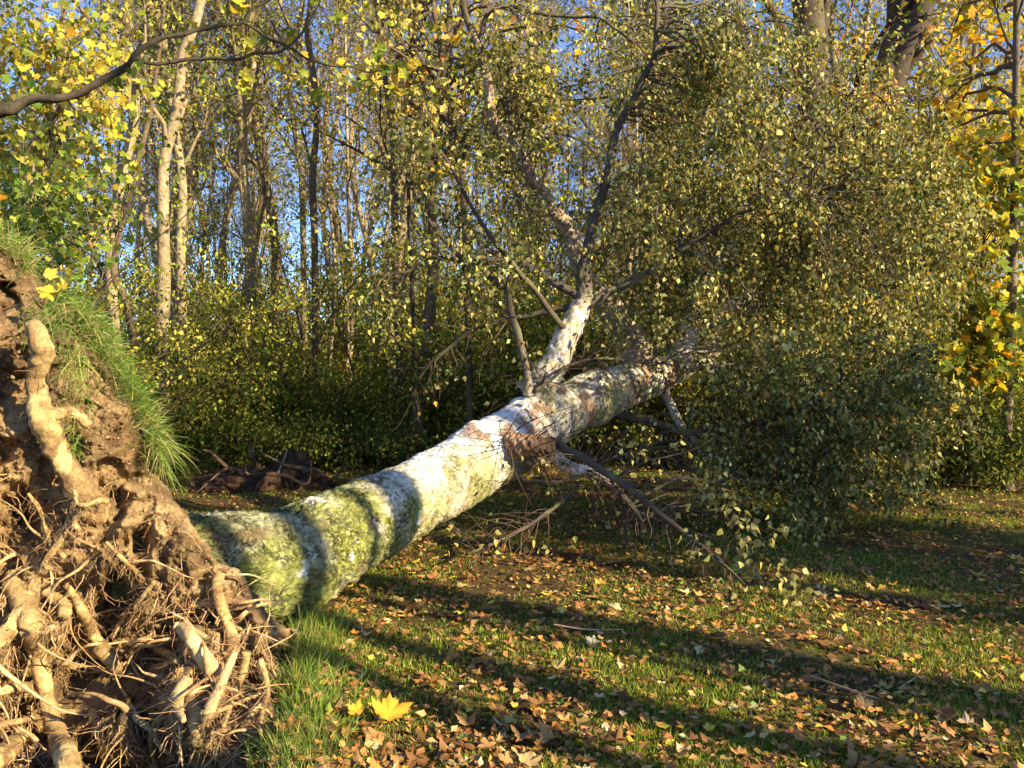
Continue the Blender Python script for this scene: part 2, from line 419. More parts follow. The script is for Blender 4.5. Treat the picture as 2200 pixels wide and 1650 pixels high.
# ---- standing trees traced from the photograph
traced = [
 # label, path(x,y,half px), D, top, seed, kwargs
 ('tall tree with a sinuous kinked trunk, dark below and pale tan above', [(352, 905, 19), (345, 760, 18), (352, 600, 16), (350, 450, 14), (352, 350, 14), (372, 270, 15), (385, 200, 13), (393, 110, 12), (430, 10, 12)], 13.5, 14, 21, dict(bark=TAN, nlimb=12, nleaf=3000, pal=GREEN)),
 ('slim tree close behind the sinuous trunk, straight and grey brown', [(402, 905, 13), (392, 700, 12), (388, 540, 12), (392, 400, 11), (372, 250, 10), (352, 100, 10), (345, 0, 9)], 14.5, 15, 22, dict(bark=TAN, nleaf=2600)),
 ('tree with twin grey stems beyond the grassy rim of the root plate', [(248, 760, 14), (238, 600, 14), (243, 480, 13), (262, 380, 12), (290, 240, 12), (280, 120, 10), (272, 0, 10)], 12.8, 14, 23, dict(bark=TAN, nleaf=2800)),
 ('bent dark sapling crossing in front of the twin grey stems', [(292, 800, 9), (272, 650, 9), (245, 590, 9), (262, 470, 8), (300, 330, 7), (330, 200, 6)], 12.4, 10, 24, dict(bark=BROWN, nleaf=1500, pal=GREEN)),
 ('tan trunk rising straight between two bushes, left of the open blue sky', [(545, 900, 11), (535, 520, 13), (522, 380, 12), (520, 250, 12), (512, 150, 11), (518, 0, 11)], 16, 16, 25, dict(bark=TAN, nleaf=2200)),
 ('thin dark trunk standing against the blue gap in the upper left sky', [(678, 900, 7), (676, 530, 9), (672, 380, 9), (682, 250, 8), (674, 170, 8), (660, 60, 7), (668, 0, 7)], 15, 15, 26, dict(bark=BROWN, nleaf=900, ntwig=300)),
 ('forked tree with curving arms left of the blue gap', [(655, 900, 7), (650, 420, 8), (640, 320, 8), (622, 180, 7), (640, 60, 6), (650, 0, 6)], 17, 15, 27, dict(bark=TAN, nleaf=900)),
 ('slender grey straight tree, leftmost of the close clump behind the fallen trunk', [(868, 930, 11), (860, 800, 11), (852, 640, 10), (848, 450, 9), (845, 300, 8), (825, 150, 7), (810, 0, 6)], 14, 14, 28, dict(bark=BROWN, nleaf=2200)),
 ('dark stem, stoutest trunk of the clump behind the middle of the fallen trunk', [(895, 950, 15), (902, 850, 17), (918, 720, 16), (932, 560, 13), (928, 420, 12), (942, 280, 10), (960, 120, 9)], 13.2, 14, 29, dict(bark=BROWN, nleaf=2600)),
 ('pole thin dark tree between the slender grey and the stout dark stems', [(884, 930, 6), (886, 640, 6), (878, 450, 5), (882, 200, 5), (890, 40, 4)], 13.6, 12, 30, dict(bark=DARK, nleaf=900)),
 ('pale slim sunlit stem in the gap left of the dark clump', [(742, 920, 6), (748, 850, 7), (752, 760, 7), (757, 650, 6), (750, 480, 5)], 17, 11, 31, dict(bark=PALE, nleaf=1200, moss=0)),
 ('pale leaning stem, left neighbour of the slim sunlit one', [(700, 930, 6), (716, 820, 6), (738, 730, 5), (752, 600, 4)], 18.5, 9, 32, dict(bark=PALE, nleaf=900, moss=0)),
 ('narrow dark trunk standing alone at the far right edge', [(2163, 915, 13), (2170, 760, 13), (2175, 600, 11), (2180, 400, 10), (2182, 200, 9), (2184, 0, 8)], 11.0, 12, 33, dict(bark=(.15, .11, .08), nleaf=2200, pal=YELLOW, tmpl=T_MAPLE, lsize=.12, nlimb=10, tl=(.35, .95), extra=box_targets(1960, 2260, -40, 420, 10.8, 12.8, 26, 1))),
 ('big old oak with rough dark trunk whose top shows above the fallen crown', [(1760, 900, 40), (1755, 450, 38), (1748, 220, 38), (1742, 100, 38), (1735, 0, 38)], 15, 17, 34, dict(bark=(.075, .055, .04), nleaf=3500, nlimb=16, pal=YG, lsize=.11, tl=(.25, .95), limbL=(2, 4.5))),
 ('big forked dark tree beside the blue sky, right of the old oak', [(1880, 950, 46), (1885, 500, 38), (1895, 300, 38), (1905, 160, 34), (1925, 80, 28), (1930, 0, 26)], 15.5, 16, 35, dict(bark=(.075, .055, .04), nleaf=3500, nlimb=16, pal=ORANGE, tmpl=T_MAPLE, lsize=.12, tl=(.25, .95), limbL=(2, 4), extra=lambda r, tp, tr: arm(r, tp))),
 ('straight grey trunk seen in the sky gap above the middle of the birch crown', [(1425, 900, 13), (1418, 600, 13), (1412, 370, 13), (1410, 250, 12), (1398, 100, 11), (1390, 0, 10)], 17, 15, 36, dict(bark=GREY, nleaf=2000)),
 ('maple with orange and yellow leaves right behind the upright white limb', [(1010, 900, 9), (1000, 500, 9), (985, 300, 8), (960, 200, 8), (940, 60, 7), (930, 0, 6)], 12.5, 13, 37, dict(bark=BROWN, nleaf=1800, pal=YELLOW+YG+YG+ORANGE, tmpl=T_MAPLE, lsize=.105, nlimb=16, extra=box_targets(740, 1350, -20, 360, 11, 14, 40, 2))),
 ('maple sapling with lime and yellow leaves low at the right edge of the wood', [(2080, 1060, 7), (2085, 800, 6), (2095, 650, 5), (2110, 560, 4)], 11.4, 4.2, 38, dict(bark=BROWN, nleaf=2200, pal=YELLOW+LIME, tmpl=T_MAPLE, lsize=.12, nlimb=8, limbL=(.5, 1.2), ntwig=180, nsub=30, extra=box_targets(1980, 2170, 640, 820, 10.6, 12, 22, 3))),
 ('broad leaved maple with bright yellow sprays on the far left above the root plate', [(110, 900, 9), (112, 600, 9), (118, 400, 8), (105, 250, 7), (130, 100, 6), (138, 0, 5)], 9.5, 10, 39, dict(bark=TAN, nleaf=3800, pal=YG+YELLOW, tmpl=T_MAPLE, lsize=.085, nlimb=18, limbL=(.8, 2), ntwig=400, extra=box_targets(-60, 270, 60, 470, 8, 10.5, 55, 4))),
 ('sapling with fresh green leaves just above the turf of the root plate', [(60, 900, 7), (62, 600, 6), (50, 480, 5), (70, 380, 4)], 7.6, 3.4, 40, dict(bark=GREY, nleaf=1500, pal=LIME+GREEN, tmpl=T_MAPLE, lsize=.07, nlimb=8, limbL=(.4, .9), ntwig=130, nsub=20, extra=box_targets(-30, 190, 420, 560, 7, 8.2, 18, 5))),
]
def arm(r, tp):
    pts = [P(1900, 230, 15.5), P(1935, 130, 15.4), P(1965, 60, 15.3), P(1990, -10, 15.2), P(2030, -150, 15.1), P(2060, -300, 15)]
    q, rr = resample(pts, [.26, .24, .22, .2, .15, .1], 9); return q[None], rr[None]
for lab, path, D, top, seed, kw in traced:
    w, rr = px_path([(a, b_, h*.84) for a, b_, h in path], D, top)
    name = 'birch_tree' if 'birch tree' in lab else ('oak_tree' if 'oak' in lab else ('maple_tree' if 'maple' in lab else ('sapling' if 'sapling' in lab else 'tree')))
    kw['nleaf'] = int(kw.get('nleaf', 3000)*(1.0 if path[0][0] < 760 else 1.3))
    tree(name, lab, w, rr, seed, group='standing trees at the edge of the wood', single=True, **kw)

def where(x, y, near=17, mid=26):   # words that place a tree of the wood
    px = CX+x/y*F
    a = 'above the root plate' if px < 380 else 'left of the fallen trunk' if px < 720 else 'behind the middle of the fallen trunk' if px < 1120 else 'behind the white limbs' if px < 1500 else 'behind the leafy birch crown' if px < 1980 else 'near the right edge'
    b = 'front row' if y < near else 'middle rows' if y < mid else 'far back'
    return a+', '+b
# ---- deeper trees: five kinds, copied
def blank_tree(seed, H, r0, wob, cat='tree', **kw):
    pts = [(0, 0, -.15), (0, 0, H*.3), (0, 0, H*.6), (0, 0, H)]
    return tree('woodland_tree', 'x', pts, [r0, r0*.85, r0*.6, r0*.15], seed, wobble=wob, **kw)
kinds = [
 (blank_tree(101, 14, .10, .22, bark=TAN, nleaf=5200, pal=YG+GREEN, lsize=.095, nlimb=26, nsub=120, ntwig=700), 'tan trunked tree with yellow green leaves'),
 (blank_tree(102, 15, .075, .3, bark=PALE, nleaf=2200, pal=YG+ORANGE, lsize=.095, nlimb=24, nsub=140, ntwig=800), 'pale winding nearly bare tree'),
 (blank_tree(103, 12, .08, .2, bark=BROWN, nleaf=9500, pal=GREEN+YG, lsize=.10, nlimb=28, nsub=120, ntwig=700, tl=(.1, .95)), 'green leaved tree'),
 (blank_tree(104, 13, .09, .15, bark=TAN, nleaf=4500, pal=YELLOW+YG, lsize=.10, nlimb=26, nsub=120, ntwig=700, tl=(.12, .95)), 'yellow leaved tree'),
 (blank_tree(105, 13, .075, .25, bark=GREY, nleaf=3600, lsize=.095, pal=ORANGE+YG, nlimb=26, nsub=120, ntwig=700, tl=(.15, .95)), 'orange brown leaved tree'),
]
r = np.random.default_rng(55); first = [True]*len(kinds); spots = []
def far_enough(x, y, d):
    return all((x-a)**2+(y-b)**2 > d*d for a, b in spots)
tries = 0
while len(spots) < 104 and tries < 4000:
    tries += 1
    y = 15.5+32*r.random()**1.25; x = r.uniform(-.68, .68)*y
    if not far_enough(x, y, .75): continue
    spots.append((x, y))
    fx = x/y
    if fx < -.12: k = r.choice(5, p=[.36, .42, .07, .08, .07])
    elif fx < .25: k = r.choice(5, p=[.15, .2, .25, .2, .2])
    else: k = r.choice(5, p=[.15, .1, .3, .2, .25])
    src, lab = kinds[k]; z = float(gh(x, y)); sc = r.uniform(.8, 1.2); rz = r.uniform(0, 6.28)
    lab = lab+' '+where(x, y)
    if first[k]:
        first[k] = False; src.location = (x, y, z); src.rotation_euler = (0, 0, rz); src['label'] = lab; src['group'] = 'trees: '+lab
    else:
        copy_thing(src, (x, y, z), rz, sc, lab, 'trees: '+lab)

# ---- thin poles of the thicket
pole = tree('sapling', 'thin upright pole of the thicket', [(0, 0, -.1), (.1, 0, 2), (-.05, .1, 4.5), (.1, 0, 7)], [.032, .028, .02, .006], 120, bark=TAN, wobble=.1, nlimb=14, limbL=(.4, 1.2), nsub=40, ntwig=150, nleaf=160, lsize=.08, pal=YG, tl=(.35, .98), sides=7)
pole2 = tree('sapling', 'thin leaning pole of the thicket', [(0, 0, -.1), (.3, 0, 1.6), (.75, .1, 3.5), (.9, 0, 5.5)], [.028, .024, .018, .006], 121, bark=BROWN, wobble=.1, nlimb=12, limbL=(.4, 1.2), nsub=40, ntwig=150, nleaf=140, lsize=.08, pal=YG, tl=(.35, .98), sides=7)
r = np.random.default_rng(58)
for k in range(64):
    y = r.uniform(14, 20); x = r.uniform(-.62, .30)*y; src = (pole, pole2)[k % 2]; z = float(gh(x, y)); rz = r.uniform(0, 6.28); sc = r.uniform(.7, 1.25)
    lab = ('thin upright' if k % 2 == 0 else 'thin leaning')+' pole of the thicket '+where(x, y, 14.5, 17)
    if k < 2: src.location = (x, y, z); src.rotation_euler = (0, 0, rz); src['label'] = lab; src['group'] = 'poles: '+lab
    else: copy_thing(src, (x, y, z), rz, sc, lab, 'poles: '+lab)

# ---- shrubs
def shrub(seed, H, Rr, nst, nleaf, pal, lsize, bark=BROWN):
    r = np.random.default_rng(seed)
    root = thing('shrub', 'x', 'shrub', (0, 0, 0))
    a = r.uniform(0, 6.28, nst); K = 8; d = np.stack([np.cos(a)*.3, np.sin(a)*.3, np.ones(nst)], 1); p = np.stack([np.cos(a)*.15, np.sin(a)*.15, 0*a-.05], 1)
    L = H*r.uniform(.6, 1, nst); out = [p]
    for k in range(K-1):
        d = nrm(d+np.stack([np.cos(a), np.sin(a), 0*a], 1)*.10*Rr+r.normal(0, .12, (nst, 3))); out.append(out[-1]+d*(L/(K-1))[:, None])
    Q = np.stack(out, 1); R = np.linspace(.022, .006, K)[None]*r.uniform(.6, 1.2, (nst, 1))
    v, f = tubes(Q, R, 5); build('stems', v, f, M_TWIG, root, bark_cols(r, v, bark, .4, seed))
    S1, SR = sprout(r, Q, R, nst*9, .15, 1, .4, 1.1, .9, .1, .02, .25, 5, .5)
    T1, TR = sprout(r, S1, SR, nst*22, .1, 1, .2, .5, .9, 0, .04, .25, 4, .5, .004, .002)
    v, f = cat_tubes([tubes(S1, SR, 3), tubes(T1, TR, 3)]); build('twigs', v, f, M_TWIG, root, bark_cols(r, v, bark, .4, seed+1), kind='stuff')
    v, f, c = emit_leaves(leaves_on(r, T1, nleaf, lsize, T_OVAL, pal, .08), T_OVAL)
    build('foliage', v, f, M_LEAF, root, c, smooth=False, kind='stuff')
    return root
sk = [(shrub(201, 3.4, 1.2, 16, 6500, DARKG+GREEN+YG, .075), 'dark green leafy shrub'),
      (shrub(202, 4.6, .9, 20, 6500, GREEN+YG+YG, .07), 'tall many stemmed green shrub'),
      (shrub(203, 2.4, 1.6, 16, 6000, YG+YELLOW, .09), 'low yellowing shrub'),
      (shrub(204, 1.3, 2.2, 14, 5000, DARKG, .07), 'low dark spreading bush')]
place = []   # x, y, kind, scale ; hand-placed edge of the wood first
for px, D, k, sc in [(420, 16, 3, 1.2), (520, 15.5, 0, 1.0), (600, 15, 1, 1.15), (660, 16, 3, 1.4), (740, 15.5, 3, 1.2), (820, 15, 0, .8), (900, 15.5, 3, 1.2), (980, 14, 0, 1.05), (1060, 14, 1, 1.1),
                     (1150, 13.5, 0, 1.1), (1250, 14, 1, 1.1), (460, 18, 1, 1.1), (700, 19, 2, 1.1), (800, 19.5, 2, 1.2), (300, 13, 0, .9), (200, 12, 1, .9), (100, 12, 0, 1.0), (20, 11, 1, 1.0),
                     (1350, 14, 0, 1.1), (1450, 14, 0, 1.1), (1550, 14, 1, 1.2), (1650, 14, 0, 1.1), (1750, 13.5, 0, 1.0), (1850, 13, 1, .95), (1950, 12.5, 0, .9), (2040, 12, 0, .75), (2120, 11.6, 3, 1.1), (2200, 12, 0, .8),
                     (2150, 13.5, 0, .7), (2080, 13.4, 1, .8), (2250, 13, 3, 1.3), (1900, 12.2, 3, 1.2), (2180, 16, 2, 1.1), (560, 14.2, 3, 1.1), (480, 14.6, 3, 1.0), (850, 13.8, 3, 1.0), (640, 13.9, 3, .9), (950, 13.3, 3, .9)]:
    place.append(((px-CX)/F*D, D, k, sc))
r = np.random.default_rng(66)
for _ in range(58):
    y = r.uniform(17, 40); x = r.uniform(-.66, .66)*y; place.append((x, y, int(r.choice(4, p=[.3, .35, .3, .05])), r.uniform(.9, 1.4)))
seen = [True]*4
for x, y, k, sc in place:
    src, lab = sk[k]; z = float(gh(x, y)); rz = r.uniform(0, 6.28)
    lab = lab+' '+where(x, y); grp = 'undergrowth: '+lab
    if seen[k]: seen[k] = False; src.location = (x, y, z); src.rotation_euler = (0, 0, rz); src.scale = (sc,)*3; src['label'] = lab; src['group'] = grp
    else: copy_thing(src, (x, y, z), rz, sc, lab, grp)

# ---- far wood that reads as one mass
r = np.random.default_rng(77); nF = 42000
y = r.uniform(42, 60, nF); x = r.uniform(-.75, .75, nF)*y; z = (r.random(nF)**1.3)*(5.5+3*fbm(np.stack([x*.25, y*.1, 0*x], -1), 3, 5))
c = pick(r, YG+GREEN+ORANGE, nF)
v, f = scatter(np.stack([x, y, z], 1), r.normal(size=(nF, 3)), r.normal(size=(nF, 3)), r.uniform(.2, .45, nF), T_OVAL)
build('far_woodland', v, f, M_MASS, None, np.repeat(c, 4, 0), False, 'stuff', 'hazy mass of yellow green woodland beyond the nearer trees', cat='woodland')

# ---- trees on the sunward side, out of frame, whose long shadows stripe the lawn
def sun_spot(s, t):
    return (s*.574+t*.819, s*.819-t*.574)
for k, (s, t, r0, lab, kw) in enumerate([
    (2.9, 7.5, .10, 'thin tree behind the photographer throwing the nearest shadow stripe', {}),
    (3.47, 8.5, .15, 'medium tree behind the photographer, second from the near side', {}),
    (4.0, 7.6, .065, 'slim tree behind the photographer, third from the near side', {}),
    (4.42, 9, .25, 'stout tree behind the photographer, fourth from the near side', {}),
    (5.95, 9.5, .2, 'stout tree out of view to the right of the lawn', {}),
    (6.7, 9, .2, 'thick tree out of view to the right with low leafy boughs', dict(tl=(.06, .95), nleaf=9000, nlimb=30, nsub=150, ntwig=900, lsize=.12, H=5.6, limbL=(.8, 1.7))),
    (7.8, 9, .22, 'thickest tree out of view to the right', dict(tl=(.05, .95), nleaf=11000, nlimb=34, nsub=160, ntwig=1000, lsize=.12, H=5.6, limbL=(.9, 1.9))),
    (8.6, 10.5, .15, 'leafy tree out of view to the right beyond the thickest one', dict(tl=(.06, .9), nleaf=3000, nlimb=20, nsub=80, ntwig=400, lsize=.11, H=5.5, limbL=(.5, 1.2))),
    (10.2, 14, .12, 'slim tree out of view far to the right', dict(nleaf=900, nlimb=14, tl=(.4, .95), nsub=40, ntwig=160)),
    (12.5, 13, .15, 'tree out of view furthest to the right', dict(nleaf=900, nlimb=14, tl=(.4, .95), nsub=40, ntwig=160)),
]):
    x, y = sun_spot(s, t)
    k2 = dict(nlimb=8, nleaf=200, nsub=20, ntwig=60, tl=(.6, .95)); k2.update(kw); H = k2.pop('H', 13)
    tree('tree', lab, [(x, y, -.1), (x, y, H*.3), (x, y, H*.7), (x, y, H)], [r0, r0*.9, r0*.7, r0*.2], 300+k, wobble=.05, **k2)

# ------------------------------------------------------------------ the fallen birch
BASE = P(430, 1240, 4.75)
bt = thing('fallen_birch_tree', 'uprooted birch lying across the lawn, root plate torn up, leafy crown on the ground', 'fallen tree', (BASE[0], BASE[1], 0))
tk = [(235, 1235, 4.62, 40), (320, 1225, 4.72, 105), (450, 1228, 4.9, 128), (520, 1226, 5.02, 126), (610, 1208, 5.25, 116), (690, 1172, 5.55, 103), (760, 1135, 5.85, 94), (830, 1100, 6.2, 85), (900, 1063, 6.6, 77), (970, 1025, 6.9, 74), (1040, 983, 7.15, 73), (1085, 957, 7.4, 72), (1130, 930, 7.65, 66),
      (1185, 898, 7.95, 58), (1240, 870, 8.2, 55), (1290, 850, 8.5, 52), (1330, 836, 8.8, 47), (1390, 815, 9.2, 42), (1440, 795, 9.5, 35), (1490, 772, 9.8, 27), (1530, 750, 10.0, 21)]
tp, tr = resample([P(a, b, c) for a, b, c, _ in tk], [w/F*c for _, _, c, w in tk], 820)
SD = 250
T, U, V = frames(tp[None])
ang = np.linspace(0, 2*math.pi, SD, endpoint=False)
dirs = U[0][:, None]*np.cos(ang)[None, :, None]+V[0][:, None]*np.sin(ang)[None, :, None]
L = np.r_[0, np.cumsum(np.linalg.norm(np.diff(tp, axis=0), axis=1))]; A = L[:, None]/L[-1]*np.ones((1, SD)); LL = L[:, None]*np.ones((1, SD))
X0 = tp[:, None]+dirs*tr[:, None, None]
un = dirs*tr[:, None, None]                                   # position round the bark, used as bark coordinates with the length
bc = np.stack([un @ np.array((1., 0, 0))+0, LL, un @ np.array((0, 0, 1.))+un @ np.array((0, 1., 0))*.5], -1)
bc = np.concatenate([bc[..., :2], bc[..., 2:3]], -1)
rough = 1-sst(.14, .42, A)*.75
wc = bc+ .03*(np.stack([vn(bc*14, 1), vn(bc*14, 2), vn(bc*14, 3)], -1)-.5)
f1, f2, cid = worley(wc*np.array((15, 11, 15)), 4)
rg = np.abs(fbm(wc*np.array((17, 10, 17)), 5, 44)-.5)
crack = 1-sst(0.0, .035, rg)
f1b, f2b, cidb = worley(wc*np.array((34, 26, 34)), 14)
crackb = 1-sst(0.0, .03, np.abs(fbm(wc*np.array((40, 28, 40)), 3, 45)-.5))
big = fbm(bc*2.4, 3, 31)-.5
med = fbm(bc*9, 4, 32)-.5
fine = fbm(bc*42, 3, 33)-.5
upn = dirs[..., 2]
peel = sst(.56, .64, fbm(bc*np.array((4, 13, 4)), 4, 41))*sst(.25, .5, A)
disp = big*.045+med*.03+fine*.020*(rough+.3)-crack*.026*rough*(.3+.7*sst(.35, .6, vn(bc*4, 61)))-crackb*.010*rough+cid*.0*rough+(fbm(bc*np.array((26,18,26)),4,34)-.5)*.05*rough
disp += peel*.014
# collars, stubs and swellings at their places along the trunk
for (px, py, D, rad, h) in [(1015, 908, 7.0, .10, .09), (1130, 860, 7.5, .16, .07), (1095, 935, 7.1, .16, .06), (1280, 812, 8.3, .13, .06), (1150, 1000, 7.2, .1, .05), (1300, 905, 8.3, .1, .05), (700, 1065, 5.4, .12, .03), (1165, 845, 7.6, .12, .06)]:
    q = P(px, py, D); d = np.linalg.norm(X0-q, axis=-1); disp += h*np.exp(-(d/rad)**2)
# root flare
flare = np.exp(-LL/.2); disp += flare*(.02+.05*np.sin(ang*5+1)[None])
X = X0+dirs*disp[..., None]
v = X.reshape(-1, 3)
i = np.arange(len(tp)-1)[:, None]*SD; s = np.arange(SD)[None]; s1 = (s+1) % SD
f = np.stack([i+s, i+s1, i+SD+s1, i+SD+s], -1).reshape(-1, 4)
def mixv(c, d, w):
    return c*(1-w[..., None])+np.array(d)*w[..., None]
c = np.ones(A.shape+(3,))*np.array((.24, .23, .12))
c = mixv(c, (.33, .34, .19), sst(.45, .6, fbm(bc*11, 4, 51))*(1-sst(.10, .3, A)*.6))       # grey green lichen
c = mixv(c, (.27, .29, .06), sst(.36, .54, fbm(bc*3.2, 4, 52))*(1-sst(.30, .42, A))*.85)    # algae
c = mixv(c, (.20, .13, .07), sst(.58, .7, fbm(bc*7, 4, 56))*.7)
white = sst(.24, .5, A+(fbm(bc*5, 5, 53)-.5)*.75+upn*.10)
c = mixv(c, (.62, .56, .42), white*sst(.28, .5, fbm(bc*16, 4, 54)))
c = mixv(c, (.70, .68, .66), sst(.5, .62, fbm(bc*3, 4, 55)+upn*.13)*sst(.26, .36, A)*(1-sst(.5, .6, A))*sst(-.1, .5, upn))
c = mixv(c, (.36, .34, .13), sst(.50, .66, fbm(bc*np.array((5, 3, 5)), 5, 57)-upn*.05)*sst(.2, .4, A)*.8)       # green stain on the white bark
c = mixv(c, (.28, .16, .10), sst(.56, .66, fbm(bc*6, 5, 58)+np.exp(-((A-.52)/.06)**2)*.09)*sst(.3, .45, A)*.85)     # brown bare bark
c = mixv(c, (.82, .8, .7), sst(.72, .78, fbm(bc*11, 3, 59))*(1-sst(.4, .5, A)))
dark = np.clip(crack*(.35+.65*sst(.35, .6, vn(bc*4, 61))), 0, 1)*rough
c = mixv(c, (.06, .05, .035), dark*.8); c = mixv(c, (.12, .10, .06), crackb*rough*.35)
len_ = sst(.62, .70, fbm(bc*np.array((9, 60, 9)), 3, 60))*sst(.3, .5, A)
c = mixv(c, (.12, .09, .07), len_*.75)
c *= (1+(cidb[..., None]-.5)*.35*rough[..., None])
c *= (1.0+.22*sst(.22, .5, A))[..., None]       # older, greyer bark towards the foot
spk = sst(.55, .68, fbm(bc*30, 3, 64)); c = mixv(c, (.07, .06, .04), spk*(.4-.25*sst(.25, .45, A)))
build('trunk', v, f, M_TRUNK, bt, np.concatenate([c.reshape(-1, 3), (rough*.85+.15).reshape(-1, 1)], 1))

